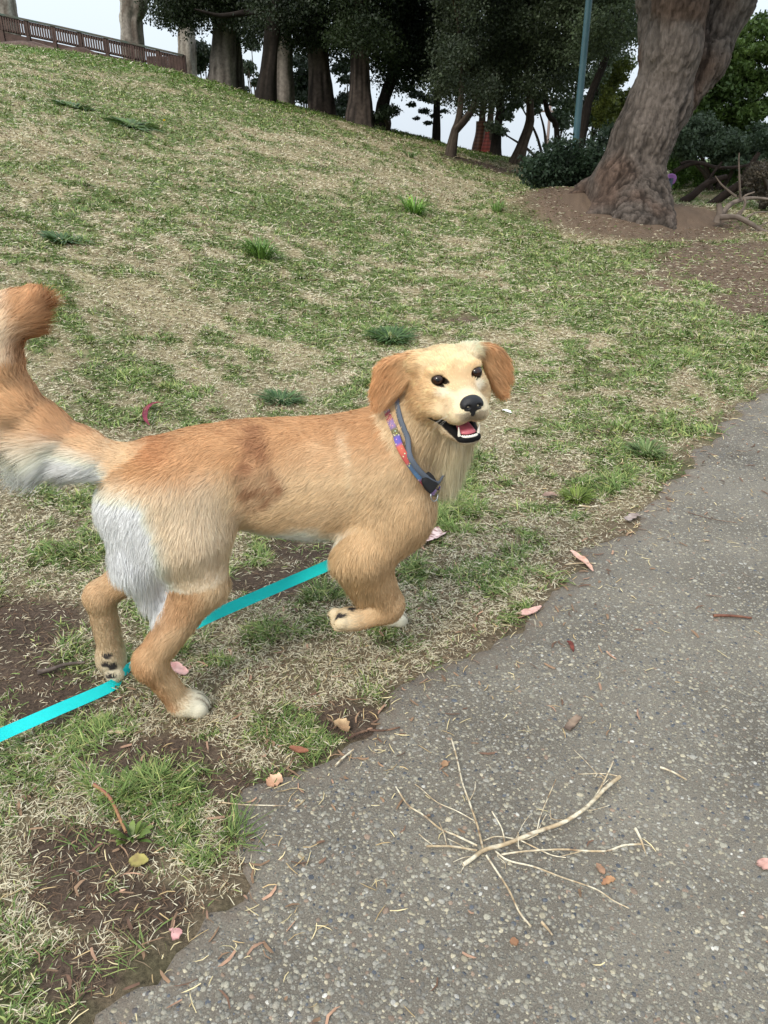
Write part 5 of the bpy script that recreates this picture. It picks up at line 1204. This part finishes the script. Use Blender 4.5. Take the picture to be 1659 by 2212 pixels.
# ---- collar and harness: bands laid round the neck on the dog's own surface, a little out of the coat
def march_out(c, d, off, r0=.02, r1=.25):
    rr = np.linspace(r0, r1, 240)
    f = dog_field(c + rr[:, None] * d); 
    i = np.argmax(f > off); return c + rr[i] * d
def band_loop(c, p1, p2, offs, width, n=96, thick=.0022, smooth_n=3):
    """closed band in the plane through c, p1 and p2 (dog space); offs(angle) = how far out of the skin"""
    a = nrmz(p1 - c); nn = nrmz(np.cross(a, p2 - c)); b = np.cross(nn, a)
    pts = np.array([march_out(c, math.cos(t) * a + math.sin(t) * b, offs(t)) for t in np.linspace(0, 2 * np.pi, n, endpoint=False)])
    for _ in range(smooth_n): pts = (np.roll(pts, 1, 0) + 2 * pts + np.roll(pts, -1, 0)) / 4
    out = nrmz(pts - c); N_ = nrmz(grad(dog_field, pts.astype(np.float32), .004)); out = nrmz(out + N_)
    tg = nrmz(np.roll(pts, -1, 0) - np.roll(pts, 1, 0)); w = nrmz(np.cross(tg, out)); o_ = np.cross(w, tg)
    V = np.stack([pts - w * width / 2, pts - w * width * .42 + o_ * thick, pts + w * width * .42 + o_ * thick, pts + w * width / 2, pts + w * width * .42 - o_ * thick * .3, pts - w * width * .42 - o_ * thick * .3], 1)
    k = 6; i = np.arange(n)[:, None] * k; i2 = (np.arange(n)[:, None] + 1) % n * k; j = np.arange(k)[None]; j2 = (j + 1) % k
    Q = np.stack([i + j, i2 + j, i2 + j2, i + j2], -1).reshape(-1, 4)
    return V.reshape(-1, 3), Q, pts, np.repeat(np.arange(n), k)
cH = np.array([.545, -.035, .545])
hp1, hp2 = hitd(858, 945, .006), hitd(925, 1040, .006)
def win(c, p1, p2, hi_, lo_=.002, st=-.22, en=.45):
    a = nrmz(p1 - c); nn = nrmz(np.cross(a, p2 - c)); b = np.cross(nn, a); d = p2 - c; t2 = math.atan2(d @ b, d @ a)
    def f(t):
        t = (t + math.pi) % (2 * math.pi) - math.pi
        return lo_ + (hi_ - lo_) * float(sstep(st, st + .32, t) * sstep(t2 + en, t2 + en - .25, t))
    return f
V, Q, hpts, hi = band_loop(cH, hp1, hp2, win(cH, hp1, hp2, .0165, st=-.10), .0155)
# patchwork print: purple, orange red, blue flowers, crimson, violet
cols = np.array([srgb(96, 72, 190), srgb(226, 84, 42), srgb(214, 60, 50), srgb(70, 108, 150), srgb(64, 120, 168), srgb(176, 36, 62), srgb(150, 110, 176), srgb(120, 112, 60)])
hm, hn, hl2, hb = new_mat("harness_print"); hb.inputs["Roughness"].default_value = .75
at_ = hn.new("ShaderNodeAttribute"); at_.attribute_name = "Col"; tc = hn.new("ShaderNodeTexCoord")
v1 = hn.new("ShaderNodeTexVoronoi"); v1.inputs["Scale"].default_value = 170; mx = hn.new("ShaderNodeMix"); mx.data_type = 'RGBA'
cr = hn.new("ShaderNodeValToRGB"); cr.color_ramp.elements[0].position = .18; cr.color_ramp.elements[0].color = (1, 1, 1, 1); cr.color_ramp.elements[1].position = .26; cr.color_ramp.elements[1].color = (0, 0, 0, 1)
v2 = hn.new("ShaderNodeMix"); v2.data_type = 'RGBA'; v2.inputs[0].default_value = .45; v2.inputs[7].default_value = (*srgb(226, 190, 96), 1)
hl2.new(tc.outputs["Object"], v1.inputs["Vector"]); hl2.new(v1.outputs["Distance"], cr.inputs[0]); hl2.new(v1.outputs["Color"], v2.inputs[6]); hl2.new(cr.outputs[0], mx.inputs[0])
hl2.new(at_.outputs["Color"], mx.inputs[6]); hl2.new(v2.outputs[2], mx.inputs[7]); hl2.new(mx.outputs[2], hb.inputs["Base Color"])
ci = (hi * 5 // 12) % 8 if False else ((hi // 3) % 8)
cols = cols + (cols.mean(1, keepdims=True) - cols) * .25; cols = cols * .8
harness = mesh_np("harness", V, [Q], hm, cols[ci], parent=dog)
harness['label'] = "patchwork print harness strap round the base of the neck"
# black padded chest patch of the harness and its metal ring
pc = hitd(912, 1030, .010); pd_ = hitd(928, 1052, .010)
if pd_ is None: pd_ = pc + np.array([.01, 0, -.02])
# chest patch, ring
tg = nrmz(pd_ - pc); nn_ = nrmz(grad(dog_field, pc[None].astype(np.float32), .004))[0]; side = nrmz(np.cross(tg, nn_))
def pillow(c, a, b, nrm, la, lb, th, n=14):
    u, v = np.meshgrid(np.linspace(-1, 1, n), np.linspace(-1, 1, n)); r_ = np.maximum(np.abs(u), np.abs(v))
    u2, v2_ = u * np.sqrt(1 - v * v * .35), v * np.sqrt(1 - u * u * .35)
    h = th * np.sqrt(np.clip(1 - r_ ** 4, 0, 1))
    T = c + u2[..., None] * a * la + v2_[..., None] * b * lb + h[..., None] * nrm; B = c + u2[..., None] * a * la + v2_[..., None] * b * lb - .3 * h[..., None] * nrm
    V = np.concatenate([T.reshape(-1, 3), B.reshape(-1, 3)]); i = np.arange(n * n).reshape(n, n)
    q = np.stack([i[:-1, :-1], i[:-1, 1:], i[1:, 1:], i[1:, :-1]], -1).reshape(-1, 4)
    e = np.concatenate([i[0, :], i[1:, -1], i[-1, :-1][::-1], i[1:-1, 0][::-1]]); e2 = np.roll(e, -1)
    rim = np.stack([e, e2, e2 + n * n, e + n * n], 1)
    return V, [q, q[:, ::-1] + n * n, rim]
Vp, Pp = pillow((pc + pd_) / 2 + nn_ * .011, tg, side, nn_, .024, .017, .006)
mesh_np("chest_patch", Vp, Pp, mat_plain("black_padding", (.012, .012, .013), rough=.9), parent=harness)['label'] = "black padded patch at the front of the harness"
def torus(c, axis, R, r_, n=28, m=8):
    axis = nrmz(np.array(axis, float)); a = nrmz(np.cross(axis, [.3, .2, 1])); b = np.cross(axis, a)
    t, p = np.meshgrid(np.linspace(0, 2 * np.pi, n, endpoint=False), np.linspace(0, 2 * np.pi, m, endpoint=False), indexing='ij')
    rad = np.cos(t)[..., None] * a + np.sin(t)[..., None] * b
    V = c + rad * (R + r_ * np.cos(p))[..., None] + axis * (r_ * np.sin(p))[..., None]
    i = np.arange(n * m).reshape(n, m)
    Q = np.stack([i, np.roll(i, -1, 0), np.roll(np.roll(i, -1, 0), -1, 1), np.roll(i, -1, 1)], -1).reshape(-1, 4)
    return V.reshape(-1, 3), Q
ringc = PD(938, 1070, pd_[1] - .004)
Vr, Qr = torus(ringc, (.5, -.8, .2), .0125, .0016)
steel = mat_plain("steel", (.55, .55, .56), rough=.3, metal=1)
mesh_np("ring", Vr, [Qr], steel, parent=harness)
# grey collar higher on the neck
cC = np.array([.565, -.050, .575])
p1, p2 = hitd(884, 955, .006), hitd(940, 1010, .006)
V, Q, cpts, _ = band_loop(cC, p1, p2, win(cC, p1, p2, .022, st=-.12, en=.22), .012, thick=.003)
mesh_np("collar", V, [Q], mat_plain("grey_webbing", srgb(88, 94, 104), rough=.8, noise=(400, srgb(84, 92, 104)), bump=.0005), parent=dog)['label'] = "grey webbing collar"

# ================================================================== THE LEASH
def PZ(px, py, z):
    d = ray(px, py); t = (z - CAM_H) / d[2]; w = np.array([0, 0, CAM_H]) + t * d - DO
    return np.array([w @ EX, w @ EY, z])
LX = np.array([PD(938, 1074, -.04), PD(900, 1120, .01), PD(800, 1180, .03), PD(700, 1225, .03), PD(580, 1277, .035), PD(455, 1332, .04), PD(370, 1376, .05), PZ(300, 1425, .030), PZ(266, 1458, .012), PZ(236, 1484, .022), PZ(120, 1535, .045), PZ(0, 1588, .06), PZ(-140, 1652, .10), PZ(-420, 1760, .20)])
LP = catmull(LX); LW = DO + LP[:, :1] * EX + LP[:, 1:2] * EY + LP[:, 2:3] * np.array([0, 0, 1]); 
tgl = nrmz(np.gradient(LW, axis=0)); vw = nrmz(np.array([0, 0, CAM_H]) - LW); up = np.cross(vw, tgl); up *= np.sign(up[:, 2:3]); up = nrmz(up + np.array([[0, .18, 0]]))
tw = np.exp(-(((np.arange(len(LW)) - 105) / 8.0) ** 2))[:, None]; up = nrmz(up + tw * np.array([[.9, .9, 0]]))
wdl = nrmz(up - tgl * (up * tgl).sum(1, keepdims=True)); onl = np.cross(wdl, tgl)
hwid, th_ = .0125, .0011
V = np.stack([LW - wdl * hwid + onl * th_, LW + wdl * hwid + onl * th_, LW + wdl * hwid - onl * th_, LW - wdl * hwid - onl * th_], 1)
n = len(LW); i = np.arange(n - 1)[:, None] * 4; j = np.arange(4)[None]; Q = np.stack([i + j, i + 4 + j, i + 4 + (j + 1) % 4, i + (j + 1) % 4], -1).reshape(-1, 4)
lm_, ln_, ll_, lb_ = new_mat("turquoise_webbing"); lb_.inputs["Base Color"].default_value = (*srgb(0, 232, 230), 1); lb_.inputs["Roughness"].default_value = .5
wv = ln_.new("ShaderNodeTexWave"); wv.inputs["Scale"].default_value = 260; bp = ln_.new("ShaderNodeBump"); bp.inputs["Distance"].default_value = .0006
tc = ln_.new("ShaderNodeTexCoord"); ll_.new(tc.outputs["Object"], wv.inputs["Vector"]); ll_.new(wv.outputs["Fac"], bp.inputs["Height"]); ll_.new(bp.outputs[0], lb_.inputs["Normal"])
leash = empty("leash", tuple(LW[0])); tag(leash, "turquoise webbing leash running under the belly of the golden dog", "leash")
strap = mesh_np("strap", V.reshape(-1, 3) - LW[0], [Q, np.array([[0, 1, 2, 3]]), np.array([[4 * n - 1, 4 * n - 2, 4 * n - 3, 4 * n - 4]])], lm_, parent=leash, smooth=False)
cv = sd = None
def clip_f(P):
    d = np.abs(sd_cone(P, np.array([0, 0, 0]), np.array([0, 0, -.026]), .0062, .0050)) - .0022
    return np.minimum(d, sd_cone(P, np.array([0, 0, -.026]), np.array([0, 0, -.044]), .0045, .0060)).astype(np.float32)
F, o = grid_eval(clip_f, np.array([-.012, -.012, -.055]), np.array([.012, .012, .012]), .0012); Vc, Qc = surface_nets(F, o, .0012)
mesh_np("clip", Vc, [Qc], steel, parent=leash)
# ================================================================== THINGS LYING ABOUT
def gpt(px, py, h=.004):
    p = ground_pt(px, py).copy(); p[2] += h; return p
def ground_chain(pts, r0, r1, h0, h1=None, seed=0, wig=.0):
    """a line lying on the ground through places of the photograph, with a radius and a height that change along it"""
    n = len(pts); h1 = h0 if h1 is None else h1
    return [(*gpt(p[0], p[1], (h0 + (h1 - h0) * i / (n - 1)) + (.004 if edge_d(*ground_pt(p[0], p[1])[:2]) < 0 else 0)), r0 + (r1 - r0) * i / (n - 1)) for i, p in enumerate(pts)]
Z7 = lambda L: [(795.5 + a * .3968, 1563.5 + b * .3968) for a, b in L]
straw_c = twig_col((208, 198, 174), (170, 150, 120), (120, 96, 74))
CH = [([(515, 800), (560, 772), (630, 740), (750, 700), (900, 635), (1060, 575), (1180, 500), (1280, 400), (1360, 345)], .0058, .0046, .010, .016),
      ([(625, 725), (590, 590), (545, 455), (510, 350), (480, 230), (450, 125)], .0032, .0018, .008, .012), ([(575, 570), (480, 510), (370, 455), (290, 390), (255, 355)], .0017, .0010, .008, .005),
      ([(550, 455), (575, 410), (580, 365)], .0014, .0008, .010, .014), ([(590, 705), (470, 645), (390, 600), (300, 540), (215, 475), (150, 380)], .0028, .0017, .008, .010),
      ([(590, 728), (450, 710), (315, 700)], .0024, .0026, .008, .006), ([(350, 690), (310, 668), (275, 640)], .0013, .0010, .007, .010), ([(425, 695), (410, 630), (385, 575)], .0014, .0010, .007, .012),
      ([(550, 715), (500, 690), (430, 655)], .0010, .0008, .006, .009), ([(620, 660), (700, 650), (840, 658), (920, 635)], .0018, .0014, .004, .009), ([(740, 690), (722, 620), (670, 525)], .0021, .0015, .010, .016),
      ([(915, 625), (930, 550), (970, 460), (1015, 360)], .0019, .0012, .010, .018), ([(925, 610), (968, 535), (1000, 560), (1060, 570)], .0012, .0009, .012, .010), ([(985, 520), (990, 560)], .0010, .0008, .012, .009),
      ([(1225, 445), (1275, 370), (1325, 260)], .0026, .0017, .012, .020), ([(1240, 305), (1180, 240), (1115, 175)], .0012, .0008, .010, .010), ([(1355, 335), (1280, 320), (1140, 310)], .0021, .0012, .015, .010),
      ([(1225, 345), (1245, 320), (1290, 330)], .0012, .001, .014, .012), ([(1275, 370), (1262, 345), (1240, 325)], .0012, .001, .016, .012), ([(1270, 385), (1305, 350)], .0010, .0007, .016, .019),
      ([(1100, 565), (1160, 515), (1220, 505), (1305, 488)], .0012, .0008, .008, .010), ([(700, 742), (830, 740), (980, 715), (1080, 712), (1150, 732), (1290, 740), (1380, 710), (1490, 690)], .0026, .0022, .007, .010),
      ([(820, 682), (930, 722), (1000, 745), (1070, 770)], .0018, .0010, .010, .006), ([(1150, 735), (1050, 750), (1040, 748)], .0015, .0008, .007, .006), ([(1490, 690), (1530, 706)], .0012, .0006, .010, .007),
      ([(690, 740), (760, 775), (900, 820), (1050, 870), (1230, 935), (1330, 1000), (1410, 1055)], .0027, .0012, .008, .009), ([(640, 750), (700, 850), (760, 950), (820, 1060), (880, 1150)], .0028, .0018, .008, .010),
      ([(530, 798), (495, 850)], .0016, .0008, .006, .005), ([(600, 748), (520, 765), (460, 780)], .0012, .0008, .006, .005), ([(810, 650), (812, 690), (815, 730)], .0012, .0010, .016, .012), ([(700, 750), (740, 790), (745, 820)], .0008, .0006, .006, .004), ([(800, 660), (840, 590), (880, 545)], .0009, .0006, .010, .014)]
twig_thing("dry_branch", "sprawling dry straw coloured branch with many twigs lying on the path", "branch", [ground_chain(Z7(p), a * .66, b * .85, c, d) for p, a, b, c, d in CH], mat_attr("dry_stalk", rough=.7, spec=.2, noise=120), straw_c, ns=7)
stalk = bpy.data.materials["dry_stalk"]
brown_c = twig_col((120, 94, 76), (90, 68, 56), (70, 54, 46)); red_c = twig_col((140, 100, 78), (110, 74, 60), (84, 60, 50)); grey_c = twig_col((104, 92, 84), (78, 68, 62), (60, 52, 48))
def stick(name, label, pts, r0, r1, col, h=.006, cat=None, group=None): twig_thing(name, label, cat or name.split('_')[-1], [ground_chain(pts, r0, r1, h, h)], stalk, col, group=group, ns=7)
stick("twig", "short tan twig crossing the right end of the big dry branch", [(1369, 1808), (1380, 1832), (1392, 1858)], .0028, .0014, straw_c, .012)
stick("stick", "grey brown stick lying on the bare earth left of the lifted hind paw", [(84, 1466), (112, 1456), (145, 1446), (186, 1444)], .0065, .0030, grey_c, .012)
stick("twig", "reddish flat twig lying alone on the right of the path", [(1540, 1337), (1580, 1339), (1622, 1343)], .0042, .0028, red_c, .006)
stick("straw_stalk", "long straw stalk pointing from the grass onto the path", [(473, 1743), (530, 1750), (619, 1756)], .0016, .0009, straw_c, .008, "straw")
stick("straw_stalk", "pale straw stalk under the long pinkish leaf", [(1221, 1225), (1250, 1224), (1286, 1225)], .0022, .0018, straw_c, .006, "straw")
stick("straw_stalk", "pale stalk lying alone above the tip of the big dry branch", [(1424, 1667), (1450, 1679), (1481, 1696)], .0022, .0014, straw_c, .006, "straw")
stick("straw_stalk", "short stalk below the lowest twig of the big dry branch", [(1168, 2008), (1180, 2021), (1191, 2036)], .0024, .0014, straw_c, .006, "straw")
stick("straw_stalk", "slanting pale stalk where the grass meets the path below the dog", [(725, 1670), (742, 1652), (764, 1632)], .0024, .0016, straw_c, .010, "straw")
stick("straw_stalk", "pale flat stalk in the grass right of the mossy tuft", [(1250, 1101), (1275, 1104), (1294, 1101)], .0034, .0026, straw_c, .014, "straw")
stick("twig", "curved brown twig at the grass edge right of the slanting stalk", [(752, 1610), (790, 1592), (830, 1590), (864, 1584)], .0030, .0020, brown_c, .010)
stick("twig", "thin dark twig lying high on the path near the grass", [(1485, 1115), (1530, 1128), (1590, 1138)], .0014, .0009, brown_c, .006)
stick("twig", "reddish stem running through the low weed in the lower left grass", [(206, 1709), (232, 1728), (248, 1752), (262, 1785), (275, 1812)], .0038, .0026, bark_col((150, 92, 84), (140, 130, 70), streak=40), .014)
def leaf(name, label, pts, w, col1, col2, h=.008, curl=.25, seed=0, cat="leaf", prof=None, ragged=.12, speck=None, group=None):
    """a dry leaf or strip of bark: a curled strip with a real thickness lying along pts"""
    C0 = catmull(np.array([gpt(p[0], p[1], h) for p in pts]), 8); n = len(C0); t = np.linspace(0, 1, n); c = C0.mean(0)
    wp_ = (np.sin(np.pi * np.clip(t, .02, .98)) ** .6 if prof is None else np.interp(t, np.linspace(0, 1, len(prof)), prof)) * w
    tg = nrmz(np.gradient(C0, axis=0)); sd_ = nrmz(np.cross(tg, [0, 0, 1.0])); k = 7; s = np.linspace(-1, 1, k)
    r = np.random.default_rng(seed); rag = 1 + ragged * (r.random((n, 2)) - .5) * 2
    V = C0[:, None] + sd_[:, None] * (wp_[:, None] * s[None] * np.where(s[None] < 0, rag[:, :1], rag[:, 1:]))[..., None]
    V[..., 2] += wp_[:, None] * curl * (s[None] ** 2) * 1.0 + (vnoise(V.reshape(-1, 3), 60, seed).reshape(n, k) - .5) * w * .5
    B = V.copy(); B[..., 2] -= .0010
    idx = np.arange(n * k).reshape(n, k); q = np.stack([idx[:-1, :-1], idx[:-1, 1:], idx[1:, 1:], idx[1:, :-1]], -1).reshape(-1, 4); m = n * k
    rim = np.concatenate([idx[0], idx[1:, -1], idx[-1, :-1][::-1], idx[1:-1, 0][::-1]]); r2 = np.roll(rim, -1)
    VV = np.concatenate([V.reshape(-1, 3), B.reshape(-1, 3)]); a, b = srgb(*col1), srgb(*col2)
    C = a + (b - a) * sstep(.3, .7, fbm(VV, 45, seed + 2, 3))[:, None]
    if speck is not None: C = C + (srgb(*speck) - C) * sstep(.60, .66, vnoise(VV, 160, seed + 9))[:, None]
    o = mesh_np(name, VV - c, [q, q[:, ::-1] + m, np.stack([rim, r2, r2 + m, rim + m], 1)], leaf_dry, C); o.location = tuple(c); tag(o, label, cat, group); return o
leaf_dry = mat_attr("dry_leaf", rough=.65, spec=.25, noise=60)
leaf("fallen_leaf", "dark red curved leaf standing in the grass behind the back of the dog", [(325, 936), (316, 922), (318, 903), (333, 889), (356, 887)], .011, (132, 52, 66), (108, 38, 54), h=.034, seed=1)
leaf("bark_strip", "pale pink bark strip with brown specks in the grass below the chest", [(886, 1190), (910, 1180), (935, 1170), (958, 1158)], .022, (226, 206, 200), (208, 182, 178), h=.014, curl=.45, seed=2, cat="bark", prof=[.25, .55, .8, 1, 1.05], speck=(120, 70, 62))
leaf("fallen_leaf", "long pinkish orange leaf lying on the path edge over a straw stalk", [(1231, 1196), (1246, 1208), (1262, 1222), (1280, 1242)], .011, (196, 150, 128), (216, 176, 158), h=.012, seed=3)
leaf("fallen_leaf", "pink leaf at the path edge left of the long pinkish orange one", [(1115, 1336), (1135, 1333), (1150, 1328), (1168, 1318)], .013, (214, 176, 164), (190, 146, 134), h=.010, seed=4)
leaf("bark_strip", "smooth pink bark piece behind the planted hind paw", [(362, 1448), (378, 1456), (392, 1464), (405, 1468)], .016, (196, 158, 152), (172, 126, 122), h=.014, curl=.3, seed=5, cat="bark", prof=[.6, 1, .9, .5])
leaf("wood_chip", "grey weathered wood chip on the path edge in the upper right", [(1353, 1132), (1366, 1124), (1380, 1120)], .014, (170, 156, 148), (140, 124, 116), h=.012, seed=6, cat="wood chip", prof=[.8, 1, .9], ragged=.3)
leaf("bark_flake", "small dark red flake lying alone in the middle of the path", [(1224, 1390), (1232, 1400), (1238, 1416)], .006, (120, 62, 50), (92, 44, 38), seed=7, cat="bark")
leaf("fallen_leaf", "reddish narrow leaf at the grass edge beside the slanting stalk", [(626, 1627), (645, 1632), (668, 1636)], .008, (140, 92, 70), (118, 76, 58), h=.012, seed=8)
leaf("fallen_leaf", "tan fan shaped leaf scrap on the path corner below the dog", [(578, 1706), (594, 1700), (612, 1699)], .016, (206, 170, 140), (176, 134, 106), seed=9, ragged=.28)
leaf("fallen_leaf", "mottled yellow brown leaf on the earth in the lower left", [(281, 1876), (300, 1871), (322, 1868)], .013, (160, 150, 86), (130, 112, 74), h=.010, seed=10, ragged=.22)
leaf("fallen_leaf", "pink ragged leaf cut by the right edge of the photo", [(1640, 1868), (1650, 1880), (1662, 1890)], .016, (206, 164, 152), (182, 138, 124), seed=11, ragged=.28)
leaf("bark_flake", "orange brown bark flake on the path, upper one of two below the branch", [(1286, 1878), (1296, 1890), (1304, 1897)], .006, (156, 122, 98), (130, 100, 78), seed=12, cat="bark", ragged=.22)
leaf("bark_flake", "orange brown bark flake on the path, lower one of two below the branch", [(1299, 1918), (1314, 1912), (1328, 1906)], .006, (150, 106, 78), (176, 134, 98), seed=13, cat="bark", ragged=.3)
leaf("bark_flake", "small orange flake near the bottom centre of the photo", [(1100, 2046), (1110, 2047), (1119, 2044)], .007, (160, 124, 94), (136, 98, 72), seed=14, cat="bark", ragged=.3)
leaf("wood_chip", "brown grey wood chip on the path between dog and big branch", [(1224, 1584), (1236, 1570), (1250, 1558)], .009, (140, 120, 102), (104, 86, 74), seed=15, cat="wood chip", prof=[.9, 1, .8])
leaf("bark_flake", "tan bark flake in the grass edge right above the curved brown twig", [(722, 1570), (738, 1578), (752, 1592)], .014, (180, 154, 118), (146, 116, 86), h=.012, seed=16, cat="bark", ragged=.28)
leaf("paper_scrap", "tiny white scrap in the grass right of the dog's chin", [(1084, 894), (1094, 896), (1104, 899)], .009, (240, 240, 240), (226, 228, 232), h=.018, seed=17, cat="paper")
leaf("bark_flake", "pale cream bark flake in the grass below the planted hind paw", [(214, 1588), (240, 1584), (270, 1592)], .011, (206, 192, 164), (186, 160, 124), h=.010, curl=.1, seed=18, cat="bark", ragged=.3, prof=[.5, .9, .6])
leaf("bark_flake", "orange flake on the path above the tall twig of the big branch", [(953, 1660), (960, 1661), (968, 1664)], .009, (170, 136, 104), (146, 112, 84), seed=19, cat="bark")
leaf("bark_flake", "pale pink flake on the path edge in the lower left", [(372, 2036), (380, 2028), (386, 2020)], .012, (196, 150, 146), (170, 120, 118), seed=20, cat="bark")
leaf("fallen_leaf", "brown grey leaf lying flat in the grass left of the mossy tuft", [(1172, 1082), (1186, 1078), (1202, 1080)], .016, (150, 124, 110), (120, 96, 84), h=.016, seed=21)
# ---- weed tufts: rosettes of broad leaves and tufts of longer grass
weed_m = mat_attr("weed_leaves", rough=.5, trans=.2, spec=.35, noise=40)
def tuft(name, label, px, py, rad, n, hgt, wid, c1, c2, seed, cat="weed", group=None, broad=False):
    b = ground_pt(px, py); r = np.random.default_rng(seed); az = r.uniform(0, 2 * np.pi, n); d = np.stack([np.cos(az), np.sin(az), 0 * az], 1)
    off = d * (rad * .45 * r.random(n) ** .6)[:, None]; L = rad * r.uniform(.45, .9, n); t = np.linspace(0, 1, 5)
    pts = off[:, None] + d[:, None] * (L[:, None] * t)[..., None]; pts[..., 2] += (hgt * r.uniform(.5, 1.2, n))[:, None] * np.sin(t * np.pi * .62)[None] - .004
    pts[..., 2] += T(pts[..., 0] + b[0], pts[..., 1] + b[1]) - b[2] + .004
    W = nrmz(np.stack([-d[:, 1], d[:, 0], r.normal(0, .25, n)], 1)); w_ = wid * r.uniform(.6, 1.3, n); wd = w_[:, None] * (np.array([.5, 1.0, 1.15, .8]) if broad else np.array([1, .95, .8, .5]))[None]
    a, b_ = srgb(*c1), srgb(*c2); c = a + (b_ - a) * r.random((n, 1)); ck = c[:, None] * np.linspace(.75, 1.15, 5)[None, :, None]
    gz = np.cross(W, d + np.array([[0, 0, .2]])); W[gz[:, 2] < 0] *= -1
    V, P_, C = ribbons(pts, W, wd, ck); o = mesh_np(name, V, P_, weed_m, C); o.location = tuple(b); tag(o, label, cat, group)
tuft("weed_tuft", "flat dark green weed rosette at the upper left of the lawn", 135, 522, .17, 120, .03, .0065, (50, 76, 38), (80, 108, 54), 1, broad=True)
tuft("grass_tuft", "bright spiky green tuft in the middle of the upper lawn", 563, 556, .17, 150, .11, .005, (62, 92, 40), (116, 150, 66), 2, "grass tuft")
tuft("weed_tuft", "wide dark green leafy patch just above and left of the dog's head", 845, 733, .17, 240, .035, .0045, (54, 80, 42), (90, 118, 58), 3, broad=True)
tuft("grass_tuft", "dark green tuft between the back of the dog and its head", 608, 868, .12, 220, .03, .0028, (58, 86, 50), (92, 120, 68), 4, "grass tuft")
tuft("grass_tuft", "fresh green tuft beside a dandelion, below the giant tree to the left", 893, 462, .22, 120, .14, .007, (72, 112, 44), (124, 164, 66), 5, "grass tuft")
tuft("weed_tuft", "long low leafy weed in the upper left below the fence", 285, 273, .40, 150, .04, .013, (62, 86, 42), (92, 118, 56), 6, broad=True)
tuft("weed_tuft", "low leafy weed in the upper left, left of the longer one", 160, 234, .30, 120, .04, .012, (62, 86, 42), (90, 116, 56), 7, broad=True)
tuft("weed_tuft", "small mossy green tuft near the path edge, right of the chest", 1245, 1082, .07, 220, .03, .0022, (84, 104, 40), (126, 142, 62), 8)
tuft("grass_tuft", "single green tuft at the foot of the giant tree", 1072, 458, .14, 50, .12, .005, (90, 128, 60), (130, 160, 84), 9, "grass tuft")
tuft("weed_tuft", "ferny green tuft near the right edge of the lawn beside the path", 1395, 985, .09, 160, .04, .003, (80, 104, 56), (124, 142, 86), 10)
tuft("weed_tuft", "broad clover like weed leaves at the end of the reddish stem", 285, 1812, .038, 22, .02, .0050, (76, 98, 46), (116, 132, 66), 11, broad=True)
tuft("weed_tuft", "cluster of small round weed leaves beside the reddish stem", 262, 1712, .045, 30, .018, .0042, (76, 96, 46), (112, 126, 64), 12, broad=True)
tuft("weed_tuft", "small green sprout in the dry grass left of the giant tree", 886, 600 - 260, .18, 30, .10, .008, (72, 104, 56), (104, 134, 74), 13)
for px, py, lab in ((357, 277, "yellow dandelion flower in the upper left of the lawn"), (884, 447, "yellow dandelion flower beside the fresh green tuft")):
    b = ground_pt(px, py + 3); fl = empty("dandelion", tuple(b)); tag(fl, lab, "flower")
    V, Q, C = limb([(0, 0, 0), (.004, 0, .05), (.0, .0, .11)], (.003, .0025, .002), 3, 6, cfun=bark_col((96, 130, 60), (80, 110, 50))); mesh_np("stem", V, Q, weed_m, C, parent=fl)
    r = np.random.default_rng(3); n = 60; az = r.uniform(0, 2 * np.pi, n); el = r.uniform(.1, 1.3, n); d = np.stack([np.cos(az) * np.cos(el), np.sin(az) * np.cos(el), np.sin(el)], 1)
    pts = np.array([0, 0, .108]) + d[:, None] * (np.array([0, .5, 1]) * .022)[None, :, None]; V, P_, C = ribbons(pts, nrmz(np.cross(d, r.normal(size=(n, 3)))), np.full((n, 2), .003), np.tile(srgb(240, 208, 40), (n, 1))); mesh_np("flower_head", V, P_, weed_m, C, parent=fl)
# ---- loose bits of straw and bark scattered over the path's border and the bare earth
def litter(n, seed):
    r = np.random.default_rng(seed); rad = .5 + 5.5 * r.random(n) ** .8; ang = np.pi / 2 + r.uniform(-.66, .66, n); x, y = rad * np.cos(ang), rad * np.sin(ang)
    e = edge_d(x, y); pr = np.where(e < 0, np.exp(e / .13) * .9 + .010, .35); k = (r.random(n) < pr) & (e < .5); x, y, rad = x[k], y[k], rad[k]; n = len(x)
    L = r.uniform(.006, .034, n) * (1 + .1 * rad); az = r.uniform(0, 2 * np.pi, n); d = np.stack([np.cos(az), np.sin(az), r.normal(0, .08, n)], 1); b = np.stack([x, y, T(x, y) + .0075], 1)
    t = np.array([-.5, -.1, .3, .5]); pts = b[:, None] + d[:, None] * (L[:, None] * t)[..., None]; bendv = np.stack([-d[:, 1], d[:, 0], 0 * x], 1); pts += bendv[:, None] * ((L * r.normal(0, .12, n))[:, None] * (1 - (2 * t) ** 2))[..., None]
    W = nrmz(bendv + np.stack([0 * x, 0 * x, r.normal(0, .3, n)], 1)); gz = np.cross(W, d); W[gz[:, 2] < 0] *= -1
    pal = np.array([srgb(214, 196, 150), srgb(186, 160, 116), srgb(140, 112, 88), srgb(108, 82, 66), srgb(170, 134, 110)]); ci = r.choice(5, n, p=[.34, .22, .2, .14, .1])
    w = (.0007 + .0016 * (ci >= 2) * r.random(n)) * (1 + .25 * rad)
    return ribbons(pts, W, w[:, None] * np.array([.8, 1, .8])[None], pal[ci] * r.uniform(.7, 1.1, (n, 1)))
V, P_, C = litter(20000, 4); lt = mesh_np("dry_litter", V, P_, leaf_dry, C); tag(lt, "loose bits of straw and bark along the border of the path", "litter", kind='stuff')
